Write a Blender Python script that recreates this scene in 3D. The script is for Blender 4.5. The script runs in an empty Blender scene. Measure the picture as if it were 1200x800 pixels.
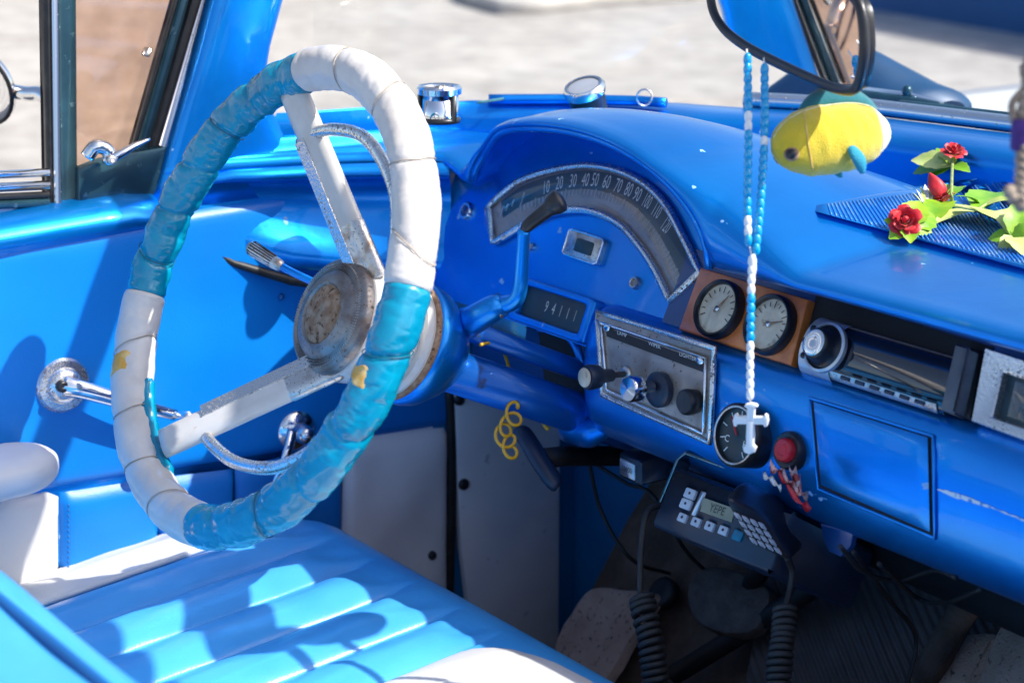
import bpy, math, random
from mathutils import Vector, Matrix, noise as mnoise
random.seed(7)
SC = bpy.context.scene
COL = SC.collection
V = Vector
PI = math.pi
# ------------------------------------------------------------------ camera frame
FPX = 2300.0
HEAD, PIT = math.radians(54.24), math.radians(15.23)
CF = V((-math.sin(HEAD)*math.cos(PIT), math.cos(HEAD)*math.cos(PIT), -math.sin(PIT)))
CR = V((math.cos(HEAD), math.sin(HEAD), 0))
CU = CR.cross(CF)
WC = V((-.38, 0, .95))                       # steering wheel centre
CAM = WC - 1.05*V((-1.447, .78, -.401))
def ray(px, py): return CF + CR*((px-600)/FPX) + CU*((400-py)/FPX)
def hit(px, py, p, n):
    r = ray(px, py); n = V(n)
    return CAM + r*((V(p)-CAM).dot(n)/r.dot(n))
def hx(px, py, v): return hit(px, py, (v,0,0), (1,0,0))
def hy(px, py, v): return hit(px, py, (0,v,0), (0,1,0))
def hz(px, py, v): return hit(px, py, (0,0,v), (0,0,1))
def hd(px, py, d): return CAM + ray(px, py)*d
def lerp(a, b, t): return a+(b-a)*t
def interp(tab, x):
    if x <= tab[0][0]: return tab[0][1]
    for (a, b), (c, d) in zip(tab, tab[1:]):
        if x <= c: return b+(d-b)*(x-a)/(c-a)
    return tab[-1][1]
def sstep(a, b, x):
    t = min(1, max(0, (x-a)/(b-a))); return t*t*(3-2*t)
def nz(p, s=1.0, seed=0): return mnoise.noise(V(p)*s+V((seed*7.3, seed*3.1, seed*5.7)))
def cat(pts, n=8, closed=False):
    pts = [V(p) for p in pts]; out = []
    N = len(pts)
    rng = range(N) if closed else range(N-1)
    for i in rng:
        p0 = pts[i-1] if (closed or i > 0) else pts[0]*2-pts[1]
        p1 = pts[i]; p2 = pts[(i+1) % N]
        p3 = pts[(i+2) % N] if (closed or i+2 < N) else pts[-1]*2-pts[-2]
        for k in range(n):
            t = k/n
            out.append(.5*((2*p1)+(p2-p0)*t+(2*p0-5*p1+4*p2-p3)*t*t+(3*p1-p0-3*p2+p3)*t**3))
    if not closed: out.append(pts[-1])
    return out

# ------------------------------------------------------------------ materials
def mat(name, c, rough=.5, metal=0, c2=None, ns=20, lo=.4, hi=.65, spk=None, sps=300, splo=.62, sphi=.68,
        bump=0, bs=80, coat=0, coatr=.08, spec=.5, rvar=0, trans=0, emit=None, gate=0, sheen=0, wave=None, sss=0, bd=4):
    m = bpy.data.materials.new(name); m.use_nodes = True
    nt = m.node_tree; N = nt.nodes; L = nt.links
    b = N['Principled BSDF']
    tc = N.new('ShaderNodeTexCoord')
    def noise(s, d=4):
        n = N.new('ShaderNodeTexNoise'); n.inputs['Scale'].default_value = s; n.inputs['Detail'].default_value = d
        L.new(tc.outputs['Object'], n.inputs['Vector']); return n
    def ramp(n, a, z):
        r = N.new('ShaderNodeMapRange'); r.inputs[1].default_value = a; r.inputs[2].default_value = z
        L.new(n, r.inputs[0]); return r.outputs[0]
    b.inputs['Base Color'].default_value = (*c, 1)
    b.inputs['Roughness'].default_value = rough
    b.inputs['Metallic'].default_value = metal
    b.inputs['Specular IOR Level'].default_value = spec
    b.inputs['Coat Weight'].default_value = coat
    b.inputs['Coat Roughness'].default_value = coatr
    if sheen: b.inputs['Sheen Weight'].default_value = sheen
    if trans: b.inputs['Transmission Weight'].default_value = trans
    if sss:
        b.inputs['Subsurface Weight'].default_value = sss; b.inputs['Subsurface Radius'].default_value = (.01,.006,.004)
    cur = None
    def mix(fac, colA, colB):
        mx = N.new('ShaderNodeMix'); mx.data_type = 'RGBA'
        L.new(fac, mx.inputs['Factor'])
        if isinstance(colA, tuple): mx.inputs['A'].default_value = (*colA, 1)
        else: L.new(colA, mx.inputs['A'])
        mx.inputs['B'].default_value = (*colB, 1)
        return mx.outputs['Result']
    if c2 is not None:
        n = noise(ns); cur = mix(ramp(n.outputs['Fac'], lo, hi), c, c2)
    if spk is not None:
        n2 = noise(sps, 3); f2 = ramp(n2.outputs['Fac'], splo, sphi)
        if gate:
            gm2 = N.new('ShaderNodeMath'); gm2.operation = 'MULTIPLY'; L.new(f2, gm2.inputs[0]); L.new(ramp(noise(gate, 3).outputs['Fac'], .42, .60), gm2.inputs[1]); f2 = gm2.outputs[0]
        cur = mix(f2, cur if cur is not None else c, spk)
        if metal:
            mm = N.new('ShaderNodeMath'); mm.operation = 'MULTIPLY_ADD'
            L.new(f2, mm.inputs[0]); mm.inputs[1].default_value = -metal*.9; mm.inputs[2].default_value = metal
            L.new(mm.outputs[0], b.inputs['Metallic'])
            m2 = N.new('ShaderNodeMath'); m2.operation = 'MULTIPLY_ADD'
            L.new(f2, m2.inputs[0]); m2.inputs[1].default_value = .45; m2.inputs[2].default_value = rough
            L.new(m2.outputs[0], b.inputs['Roughness'])
    if cur is not None: L.new(cur, b.inputs['Base Color'])
    if rvar:
        n3 = noise(ns*1.7); r3 = N.new('ShaderNodeMapRange')
        r3.inputs[1].default_value = .3; r3.inputs[2].default_value = .7
        r3.inputs[3].default_value = max(.02, rough-rvar); r3.inputs[4].default_value = rough+rvar
        L.new(n3.outputs['Fac'], r3.inputs[0])
        if not (spk is not None and metal): L.new(r3.outputs[0], b.inputs['Roughness'])
    if bump:
        n4 = noise(bs, bd); bm = N.new('ShaderNodeBump'); bm.inputs['Strength'].default_value = bump
        bm.inputs['Distance'].default_value = .002
        h = n4.outputs['Fac']
        if wave:
            w = N.new('ShaderNodeTexWave'); w.inputs['Scale'].default_value = wave[0]; w.inputs['Distortion'].default_value = wave[2]
            w.bands_direction = wave[1]; L.new(tc.outputs['Object'], w.inputs['Vector']); h = w.outputs['Fac']
        L.new(h, bm.inputs['Height']); L.new(bm.outputs[0], b.inputs['Normal'])
        if coat: pass
    if emit:
        b.inputs['Emission Color'].default_value = (*emit[0], 1); b.inputs['Emission Strength'].default_value = emit[1]
    return m
def glassmat(name, tint, gl=.06, rough=.02, haze=None):
    m = bpy.data.materials.new(name); m.use_nodes = True
    nt = m.node_tree; N = nt.nodes; L = nt.links
    N.remove(N['Principled BSDF'])
    t = N.new('ShaderNodeBsdfTransparent'); t.inputs[0].default_value = (*tint, 1)
    g = N.new('ShaderNodeBsdfGlossy'); g.inputs['Roughness'].default_value = rough; g.inputs[0].default_value = (1,1,1,1)
    lf = N.new('ShaderNodeLayerWeight'); lf.inputs[0].default_value = .5
    pw_ = N.new('ShaderNodeMath'); pw_.operation = 'POWER'; L.new(lf.outputs['Facing'], pw_.inputs[0]); pw_.inputs[1].default_value = 4
    lw = N.new('ShaderNodeMath'); lw.operation = 'MULTIPLY_ADD'; L.new(pw_.outputs[0], lw.inputs[0]); lw.inputs[1].default_value = .6; lw.inputs[2].default_value = gl
    mx = N.new('ShaderNodeMixShader'); L.new(lw.outputs[0], mx.inputs[0])
    L.new(t.outputs[0], mx.inputs[1]); L.new(g.outputs[0], mx.inputs[2])
    out = mx.outputs[0]
    if haze:
        d = N.new('ShaderNodeBsdfDiffuse'); d.inputs[0].default_value = (*haze[0], 1)
        m2 = N.new('ShaderNodeMixShader')
        tc = N.new('ShaderNodeTexCoord'); n = N.new('ShaderNodeTexNoise'); n.inputs['Scale'].default_value = haze[2]; n.inputs['Detail'].default_value = 5
        L.new(tc.outputs['Object'], n.inputs['Vector'])
        r = N.new('ShaderNodeMapRange'); r.inputs[1].default_value = .35; r.inputs[2].default_value = .75; r.inputs[4].default_value = haze[1]
        L.new(n.outputs['Fac'], r.inputs[0]); L.new(r.outputs[0], m2.inputs[0])
        L.new(out, m2.inputs[1]); L.new(d.outputs[0], m2.inputs[2]); out = m2.outputs[0]
    L.new(out, N['Material Output'].inputs[0])
    return m

M = {}
M['paint'] = mat('blue_car_paint', (.0,.275,.80), .33, .78, c2=(.0,.21,.67), ns=7, lo=.35, hi=.7, coat=.35, coatr=.05, rvar=.08,
                 spk=(.25,.48,.80), sps=55, splo=.715, sphi=.735, bump=.5, bs=16, bd=5)
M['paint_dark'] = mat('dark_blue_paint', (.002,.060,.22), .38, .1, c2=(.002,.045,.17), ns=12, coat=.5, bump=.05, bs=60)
M['vinyl'] = mat('light_blue_vinyl', (.0,.205,.66), .40, 0, c2=(.0,.16,.55), ns=4, lo=.35, hi=.7, bump=.10, bs=420, spec=.45)
M['vinyl_seat'] = mat('seat_blue_vinyl', (.065,.37,.77), .28, 0, c2=(.045,.30,.69), ns=9, bump=.10, bs=420, spec=.4)
M['vinyl_deep'] = mat('deep_blue_vinyl', (.003,.11,.36), .5, 0, c2=(.003,.09,.30), ns=7, bump=.1, bs=300)
M['vinyl_shade'] = mat('door_blue_vinyl', (.001,.19,.64), .45, 0, c2=(.001,.17,.58), ns=7, bump=.1, bs=400)
M['white_vinyl'] = mat('white_vinyl', (.70,.68,.66), .42, 0, c2=(.62,.60,.58), ns=10, bump=.1, bs=300, spec=.4)
M['kick_white'] = mat('white_trim_board', (.84,.84,.88), .5, 0, c2=(.66,.66,.72), ns=6, lo=.4, hi=.75, bump=.12, bs=60, spec=.4, spk=(.40,.40,.46), sps=55, splo=.68, sphi=.8)
M['rim_white'] = mat('white_rim_cover', (.62,.60,.575), .36, 0, c2=(.53,.50,.47), ns=22, lo=.35, hi=.7, spk=(.45,.33,.22), sps=45, splo=.70, sphi=.85, bump=.15, bs=140, spec=.5)
M['rim_teal'] = mat('turquoise_rim_cover', (.0005,.27,.42), .22, 0, c2=(.0005,.18,.30), ns=24, lo=.35, hi=.7, spk=(.01,.30,.42), sps=40, splo=.64, sphi=.8, bump=.2, bs=40, spec=.5, coat=.3, coatr=.12)
M['stain'] = mat('yellow_glue_stain', (.62,.33,.05), .5, 0, c2=(.75,.52,.20), ns=70, bump=.2, bs=150)
M['chrome'] = mat('chrome', (.78,.79,.80), .13, 1, spk=(.25,.22,.20), sps=260, splo=.68, sphi=.72)
M['chrome_clean'] = mat('bright_chrome', (.85,.86,.88), .06, 1)
M['chrome_pit'] = mat('pitted_chrome', (.74,.73,.71), .24, .95, spk=(.16,.13,.11), sps=420, splo=.54, sphi=.62, gate=38, bump=.2, bs=400)
M['chrome_rust'] = mat('rusty_chrome', (.62,.60,.57), .3, .9, c2=(.40,.30,.23), ns=60, lo=.50, hi=.68, spk=(.14,.11,.09), sps=420, splo=.60, sphi=.70, bump=.3, bs=250)
M['rust'] = mat('brown_rust', (.28,.15,.08), .7, .2, c2=(.42,.29,.19), ns=110, bump=.5, bs=300, spk=(.10,.05,.03), sps=170, splo=.58, sphi=.68)
M['spoke_white'] = mat('white_enamel', (.60,.58,.55), .25, 0, c2=(.50,.47,.43), ns=25, spk=(.45,.30,.18), sps=90, splo=.70, sphi=.78, coat=.4, bump=.06, bs=100)
M['black'] = mat('black_plastic', (.012,.013,.016), .35, 0, c2=(.02,.022,.028), ns=40, bump=.08, bs=300)
M['black_soft'] = mat('black_rubber', (.010,.010,.011), .6, 0, c2=(.02,.019,.018), ns=30, bump=.2, bs=200)
M['dark_void'] = mat('dark_cavity', (.006,.007,.009), .8)
M['navy_plastic'] = mat('navy_plastic', (.012,.022,.045), .38, 0, c2=(.018,.03,.06), ns=30, bump=.08, bs=400)
M['dial_dark'] = mat('dark_teal_dial', (.012,.05,.065), .4, 0, c2=(.03,.04,.045), ns=30)
M['dial_brown'] = mat('faded_brown_dial', (.42,.33,.28), .5, 0, c2=(.26,.23,.21), ns=25, spk=(.24,.18,.15), sps=120, splo=.6, sphi=.7)
M['dial_cream'] = mat('cream_dial', (.78,.70,.56), .5, 0, c2=(.55,.48,.37), ns=45, spk=(.20,.17,.14), sps=70, splo=.62, sphi=.72)
M['white_mark'] = mat('white_marking', (.80,.82,.82), .5)
M['wood'] = mat('orange_varnished_wood', (.66,.18,.035), .35, 0, c2=(.40,.09,.018), ns=35, coat=.5, coatr=.15, bump=.15, bs=90)
M['panel_metal'] = mat('worn_brushed_metal', (.46,.42,.38), .36, .5, c2=(.30,.24,.20), ns=26, spk=(.10,.08,.07), sps=180, splo=.62, sphi=.7, bump=.1, bs=200)
M['silver'] = mat('silver_plastic', (.60,.61,.64), .28, .6, c2=(.52,.53,.56), ns=40)
M['screen'] = mat('glossy_black_screen', (.01,.012,.02), .06, 0, coat=1, coatr=.02)
M['grey_strap'] = mat('grey_strap', (.10,.10,.115), .5, 0, c2=(.13,.13,.14), ns=60)
M['lcd'] = mat('lcd', (.30,.31,.22), .3, 0, c2=(.26,.27,.19), ns=50)
M['lcd_ink'] = mat('lcd_ink', (.05,.055,.04), .5)
M['key'] = mat('white_key', (.55,.60,.66), .4, 0, c2=(.48,.52,.58), ns=90)
M['teal_key'] = mat('teal_key', (.0,.18,.30), .3)
M['red'] = mat('red_plastic', (.60,.015,.03), .35, 0, c2=(.45,.01,.02), ns=100)
M['petal'] = mat('red_petal', (.62,.006,.02), .5, 0, c2=(.40,.004,.012), ns=120, bump=.2, bs=200, sheen=.2)
M['leaf'] = mat('lime_green_leaf', (.25,.42,.012), .45, 0, c2=(.12,.30,.010), ns=55, bump=.2, bs=150, spec=.5)
M['leaf_pale'] = mat('pale_faded_leaf', (.50,.56,.20), .5, 0, c2=(.34,.44,.09), ns=40, bump=.2, bs=150)
M['leaf_dark'] = mat('green_leaf', (.12,.32,.015), .45, 0, c2=(.20,.40,.02), ns=50, bump=.2, bs=150)
M['stem'] = mat('green_stem', (.20,.28,.06), .5, 0, c2=(.34,.38,.14), ns=60)
M['plush'] = mat('yellow_plush', (.70,.50,.015), .9, 0, c2=(.58,.46,.02), ns=40, bump=.6, bs=900, sheen=.5)
M['plush_cream'] = mat('cream_plush', (.80,.76,.50), .9, 0, c2=(.72,.70,.40), ns=60, bump=.9, bs=500, sheen=.5)
M['plush_teal'] = mat('teal_felt', (.004,.16,.19), .85, 0, c2=(.006,.12,.15), ns=50, bump=.4, bs=700, sheen=.3)
M['plush_fin'] = mat('turquoise_felt', (.02,.30,.42), .85, 0, c2=(.02,.25,.36), ns=50, bump=.4, bs=700)
M['bead'] = mat('turquoise_bead', (.0,.30,.62), .18, 0, c2=(.0,.36,.66), ns=300, coat=.6, coatr=.05)
M['bead_white'] = mat('white_bead', (.80,.80,.78), .2, 0, coat=.5)
M['yellow_wire'] = mat('yellow_plastic_cord', (.75,.40,.01), .35, 0, c2=(.65,.33,.01), ns=90, coat=.3)
M['seam'] = mat('grimy_seam_thread', (.34,.27,.20), .7, 0, c2=(.44,.39,.33), ns=90)
M['seam_teal'] = mat('dark_teal_seam', (.002,.10,.15), .5, 0)
M['glint_paint'] = mat('blue_glint_paint', (.03,.22,.68), .3, .2, c2=(.22,.42,.72), ns=40, lo=.45, hi=.6, coat=.3)  # pale patches put sun glint into the blue
M['handset'] = mat('navy_handset', (.012,.017,.028), .30, 0, c2=(.018,.025,.04), ns=30, bump=.06, bs=400)
M['glint_white'] = mat('white_glint_streak', (.75,.78,.82), .4, 0, c2=(.03,.25,.70), ns=120, lo=.50, hi=.60)  # white over blue, a highlight held in the colour
M['scoop'] = mat('matt_navy_paint', (.003,.045,.12), .45, .1, c2=(.003,.035,.09), ns=14, coat=.2)
M['firewall'] = mat('mid_blue_firewall', (.0,.17,.42), .5, 0, c2=(.0,.13,.34), ns=8, bump=.1, bs=40)
M['column'] = mat('deep_blue_column', (.0,.13,.50), .34, .5, c2=(.0,.10,.40), ns=9, coat=.3, spk=(.02,.05,.16), sps=60, splo=.66, sphi=.74)
M['ground'] = None
M['hub_metal'] = mat('weathered_hub_metal', (.30,.29,.28), .36, .75, c2=(.20,.14,.11), ns=45, lo=.42, hi=.66, spk=(.12,.09,.07), sps=300, splo=.60, sphi=.70, bump=.25, bs=250)
M['carpet'] = mat('brown_speckled_carpet', (.58,.39,.29), .95, 0, c2=(.40,.26,.19), ns=22, lo=.35, hi=.7, spk=(.12,.085,.07), sps=170, splo=.60, sphi=.72, bump=1, bs=300)
M['carpet_dark'] = mat('dark_brown_carpet', (.085,.055,.04), .95, 0, c2=(.17,.11,.08), ns=25, bump=1, bs=200)
M['mat_rubber'] = mat('ribbed_black_rubber', (.085,.066,.058), .5, 0, c2=(.125,.095,.082), ns=20, bump=1, bs=100, wave=(38,'DIAGONAL',.3))
M['tread'] = mat('worn_tread_rubber', (.08,.058,.046), .6, 0, c2=(.13,.095,.075), ns=50, bump=1, bs=130)
M['rope'] = mat('beige_rope', (.38,.31,.24), .85, 0, c2=(.24,.19,.15), ns=90, bump=.8, bs=300)
M['purple'] = mat('purple_thread', (.08,.03,.22), .8, 0, c2=(.05,.02,.15), ns=200, bump=.5, bs=300)
M['ribbon'] = mat('pale_ribbon', (.70,.48,.46), .6, 0, c2=(.55,.08,.08), ns=90, lo=.5, hi=.6, bump=.4, bs=100)
M['mirror'] = mat('mirror_silver', (.92,.93,.94), .015, 1)
M['glass'] = glassmat('clear_windshield_glass', (.96,.98,.98), .03)
M['lens'] = glassmat('gauge_lens', (.93,.94,.94), .05, haze=((.45,.40,.36), .22, 22))
M['clear_lens'] = glassmat('clear_gauge_lens', (.97,.95,.91), .04)
M['vent_tint'] = glassmat('brown_tinted_glass', (.84,.70,.60), .04, haze=((.60,.46,.38), .22, 30))
M['blue_wall'] = mat('blue_wall_paint', (.012,.085,.30), .7, 0, c2=(.016,.10,.34), ns=3, bump=.2, bs=12)
M['shadow_slab'] = mat('shadow_slab_pale', (.50,.48,.45), .8, 0, c2=(.42,.40,.38), ns=4, bump=.4, bs=30)  # colour of the slab that takes the place of a street shadow
M['white_paint'] = mat('white_car_paint', (.80,.80,.79), .25, 0, c2=(.76,.76,.75), ns=6, coat=.6)
M['seal'] = mat('black_rubber_seal', (.008,.008,.009), .5, 0, c2=(.02,.02,.02), ns=60)
M['seal_teal'] = mat('weathered_dark_trim', (.02,.06,.085), .25, .55, c2=(.03,.09,.12), ns=30, spk=(.09,.14,.17), sps=90, splo=.66, sphi=.76)
M['teal_metal'] = mat('teal_tinted_metal', (.10,.30,.38), .3, .7, c2=(.20,.26,.28), ns=40, spk=(.06,.06,.06), sps=150, splo=.62, sphi=.70)
M['amber'] = mat('dark_red_lens', (.25,.01,.02), .12, 0, coat=1)
M['indigo'] = mat('dark_blue_lens', (.01,.015,.12), .1, 0, coat=1)

# ------------------------------------------------------------------ objects
def newobj(name, verts, faces, m, parent=None, smooth=True, mats=None, fm=None):
    me = bpy.data.meshes.new(name)
    me.from_pydata([tuple(v) for v in verts], [], faces)
    if mats:
        for k in mats: me.materials.append(M[k])
        for p, i in zip(me.polygons, fm): p.material_index = i
    else: me.materials.append(M[m])
    if smooth:
        for p in me.polygons: p.use_smooth = True
    me.validate(); me.update()
    o = bpy.data.objects.new(name, me); COL.objects.link(o)
    if parent is not None: attach(o, parent)
    return o
def wloc(o):
    l = V(o.location)
    while o.parent: o = o.parent; l += V(o.location)
    return l
def attach(o, p):
    o.parent = p; o.location = V(o.location) - wloc(p)
class MB:
    def __init__(s): s.v = []; s.f = []; s.m = []; s.cm = 0
    def add(s, vs, fs):
        b = len(s.v); s.v += [V(v) for v in vs]
        for f in fs: s.f.append([i+b for i in f]); s.m.append(s.cm)
        return s
    def grid(s, rows, closeu=False, closev=False, cap0=False, cap1=False):
        nr, nc = len(rows), len(rows[0]); vs = [p for r in rows for p in r]; fs = []
        for i in range(nr if closev else nr-1):
            for j in range(nc if closeu else nc-1):
                a = i*nc+j; b = i*nc+(j+1) % nc; c = ((i+1) % nr)*nc+(j+1) % nc; d = ((i+1) % nr)*nc+j
                fs.append([a, b, c, d])
        if cap0: fs.append(list(range(nc))[::-1])
        if cap1: fs.append([(nr-1)*nc+j for j in range(nc)])
        return s.add(vs, fs)
    def tube(s, pts, r, n=10, closed=False, flat=1, up=None):
        pts = [V(p) for p in pts]; N = len(pts); rows = []
        prev = None
        for i, p in enumerate(pts):
            if closed: t = pts[(i+1) % N]-pts[i-1]
            else: t = pts[min(i+1, N-1)]-pts[max(i-1, 0)]
            if t.length < 1e-9: t = V((0,0,1))
            t.normalize()
            if prev is None:
                u = V(up) if up else (V((0,0,1)) if abs(t.z) < .9 else V((1,0,0)))
            else: u = V(up) if up else prev
            u = u - t*u.dot(t)
            if u.length < 1e-6: u = t.orthogonal()
            u.normalize(); prev = u; w = t.cross(u)
            rr = r(i/(N-1 if not closed else N)) if callable(r) else r
            rows.append([p+u*(rr*flat*math.cos(k*2*PI/n))+w*(rr*math.sin(k*2*PI/n)) for k in range(n)])
        return s.grid(rows, closeu=True, closev=closed, cap0=not closed, cap1=not closed)
    def lathe(s, prof, o, ax, n=32, cap0=True, cap1=True, sx=None):
        o = V(o); ax = V(ax).normalized(); u = ax.orthogonal().normalized(); w = ax.cross(u)
        if abs(ax.z) < .99:
            w = (V((0,0,1))-ax*ax.z).normalized(); u = w.cross(ax)
        rows = [[o+ax*a+u*(r*math.cos(k*2*PI/n))+w*(r*math.sin(k*2*PI/n)) for k in range(n)] for a, r in prof]
        return s.grid(rows, closeu=True, cap0=cap0, cap1=cap1)
    def box(s, c, ex, ey, ez, b=.002):
        """bevelled box: centre, three half-axis vectors"""
        c = V(c); ex, ey, ez = V(ex), V(ey), V(ez)
        lx, ly, lz = ex.length, ey.length, ez.length
        bb = min(b, lx*.45, ly*.45, lz*.45)
        X, Y, Z = ex.normalized(), ey.normalized(), ez.normalized()
        vs = []; idx = {}
        def vid(sx, sy, sz, k):
            key = (sx, sy, sz, k)
            if key not in idx:
                d = [lx-bb, ly-bb, lz-bb]; d[k] += bb
                idx[key] = len(vs); vs.append(c+X*(sx*d[0])+Y*(sy*d[1])+Z*(sz*d[2]))
            return idx[key]
        fs = []
        S = (-1, 1)
        for k in range(3):
            i, j = [(1,2),(0,2),(0,1)][k]
            for q in S:
                f = []
                for a, b2 in ((-1,-1),(1,-1),(1,1),(-1,1)):
                    sg = [0,0,0]; sg[k] = q; sg[i] = a; sg[j] = b2
                    f.append(vid(*sg, k))
                fs.append(f)
        for k in range(3):
            i, j = [(1,2),(0,2),(0,1)][k]
            for a in S:
                for b2 in S:
                    f = []
                    for q, face in ((-1,i),(1,i),(1,j),(-1,j)):
                        sg = [0,0,0]; sg[k] = q; sg[i] = a; sg[j] = b2
                        f.append(vid(*sg, face))
                    fs.append(f)
        for a in S:
            for b2 in S:
                for d in S: fs.append([vid(a,b2,d,0), vid(a,b2,d,1), vid(a,b2,d,2)])
        return s.add(vs, fs)
    def slab(s, poly, n, th, b=.002):
        """polygon (3D points, flat) raised by th along n with a bevelled rim"""
        n = V(n).normalized(); poly = [V(p) for p in poly]; N = len(poly)
        c = sum(poly, V())/N
        # orientation
        ar = V()
        for i in range(N): ar += (poly[i]-c).cross(poly[(i+1) % N]-c)
        if ar.dot(n) < 0: poly = poly[::-1]
        ins = []
        for i in range(N):
            e1 = (poly[i]-poly[i-1]).normalized(); e2 = (poly[(i+1) % N]-poly[i]).normalized()
            n1 = n.cross(e1); n2 = n.cross(e2); m = (n1+n2)
            m = m/max(.3, (m.length_squared/2)) if m.length > 1e-6 else n1
            ins.append(m)
        r0 = poly; r1 = [p+n*(th-b) for p in poly]; r2 = [p+n*(th-b*.3)+q*(b*.3) for p, q in zip(poly, ins)]; r3 = [p+n*th+q*b for p, q in zip(poly, ins)]
        return s.grid([r0, r1, r2, r3], closeu=True, cap0=True, cap1=True)
    def patch(s, p00, p10, p11, p01, n, h=.006, nu=24, nv=24, pw=8, wob=0, seed=0, base=.004):
        p00, p10, p11, p01, n = V(p00), V(p10), V(p11), V(p01), V(n).normalized(); rows = []
        for j in range(nv+1):
            r = []
            for i in range(nu+1):
                u, v = i/nu, j/nv
                p = (p00*(1-u)+p10*u)*(1-v)+(p01*(1-u)+p11*u)*v
                k = (1-abs(2*u-1)**pw)*(1-abs(2*v-1)**pw)
                r.append(p+n*(h*k-base*(1 if k <= 0 else 0)+wob*k*nz(p, 14, seed)))
            rows.append(r)
        return s.grid(rows)
    def ellipsoid(s, c, ax, n=16, m=10):
        c = V(c); rows = []
        for i in range(m+1):
            th = PI*i/m; th = min(max(th, 1e-3), PI-1e-3)
            rows.append([c+V(ax[0])*(math.sin(th)*math.cos(2*PI*k/n))+V(ax[1])*(math.sin(th)*math.sin(2*PI*k/n))+V(ax[2])*math.cos(th) for k in range(n)])
        return s.grid(rows, closeu=True, cap0=True, cap1=True)
    def text(s, body, o, xd, yd, size, ext=.0002, align='CENTER', sx=1):
        cu = bpy.data.curves.new('t', 'FONT'); cu.body = body; cu.size = 1; cu.align_x = align; cu.align_y = 'CENTER'; cu.resolution_u = 2
        ob = bpy.data.objects.new('t', cu)
        me = bpy.data.meshes.new_from_object(ob)
        X, Y = V(xd).normalized(), V(yd).normalized(); Zv = X.cross(Y)
        s.add([V(o)+X*(v.co.x*size*sx)+Y*(v.co.y*size)+Zv*ext for v in me.vertices], [list(p.vertices) for p in me.polygons])
        bpy.data.objects.remove(ob); bpy.data.meshes.remove(me); bpy.data.curves.remove(cu)
        return s
    def build(s, name, m, parent=None, smooth=True, auto=None):
        if isinstance(m, (list, tuple)): o = newobj(name, s.v, s.f, None, parent, smooth, m, s.m)
        else: o = newobj(name, s.v, s.f, m, parent, smooth)
        if smooth and auto: sharp(o, auto)
        return o
def sharp(o, deg=35):
    me = o.data; import bmesh
    bm = bmesh.new(); bm.from_mesh(me)
    bmesh.ops.recalc_face_normals(bm, faces=bm.faces)
    for e in bm.edges:
        e.smooth = not (len(e.link_faces) == 2 and e.calc_face_angle(0) > math.radians(deg))
    bm.to_mesh(me); bm.free()
def tag(o, label, catg, group=None, kind=None):
    if label: o['label'] = label
    if catg: o['category'] = catg
    if group: o['group'] = group
    if kind: o['kind'] = kind
    return o
def struct(o): o['kind'] = 'structure'; return o
def thing(name, loc, label, catg, group=None):
    o = bpy.data.objects.new(name, None); COL.objects.link(o); o.location = loc; o.empty_display_size = .05
    return tag(o, label, catg, group)
def single(o, label, catg, group=None):
    """top-level single-mesh thing: origin to its base"""
    vs = [v.co for v in o.data.vertices]
    c = V(((min(v.x for v in vs)+max(v.x for v in vs))/2, (min(v.y for v in vs)+max(v.y for v in vs))/2, min(v.z for v in vs)))
    for v in o.data.vertices: v.co = V(v.co)-c
    o.location = V(o.location)+c
    return tag(o, label, catg, group)
# ================================================================== THE SETTING
gm = bpy.data.materials.new('sunlit_concrete'); gm.use_nodes = True
def _g():
    nt = gm.node_tree; N = nt.nodes; L = nt.links; b = N['Principled BSDF']; b.inputs['Roughness'].default_value = .9
    tc = N.new('ShaderNodeTexCoord')
    def no(s, d):
        n = N.new('ShaderNodeTexNoise'); n.inputs['Scale'].default_value = s; n.inputs['Detail'].default_value = d; n.inputs['Roughness'].default_value = .65
        L.new(tc.outputs['Object'], n.inputs['Vector']); return n
    a = no(1.1, 6); r = N.new('ShaderNodeValToRGB')
    r.color_ramp.elements[0].position = .32; r.color_ramp.elements[0].color = (.34,.32,.295,1)
    r.color_ramp.elements[1].position = .68; r.color_ramp.elements[1].color = (.47,.45,.42,1)
    L.new(a.outputs['Fac'], r.inputs[0])
    c = no(5, 9); r2 = N.new('ShaderNodeMapRange'); r2.inputs[1].default_value = .35; r2.inputs[2].default_value = .7; r2.inputs[3].default_value = .66; r2.inputs[4].default_value = 1.12
    L.new(c.outputs['Fac'], r2.inputs[0])
    mx = N.new('ShaderNodeMix'); mx.data_type = 'RGBA'; mx.blend_type = 'MULTIPLY'; mx.inputs['Factor'].default_value = 1
    L.new(r.outputs[0], mx.inputs['A']); L.new(r2.outputs[0], mx.inputs['B'])
    L.new(mx.outputs['Result'], b.inputs['Base Color'])
    d = no(30, 6); bm = N.new('ShaderNodeBump'); bm.inputs['Strength'].default_value = .6; bm.inputs['Distance'].default_value = .02
    L.new(d.outputs['Fac'], bm.inputs['Height']); L.new(bm.outputs[0], b.inputs['Normal'])
_g(); M['ground'] = gm
g = MB().add([(-400,-400,0),(400,-400,0),(400,400,0),(-400,400,0)], [[0,1,2,3]]).build('ground', 'ground', smooth=False)
struct(g)
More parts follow.
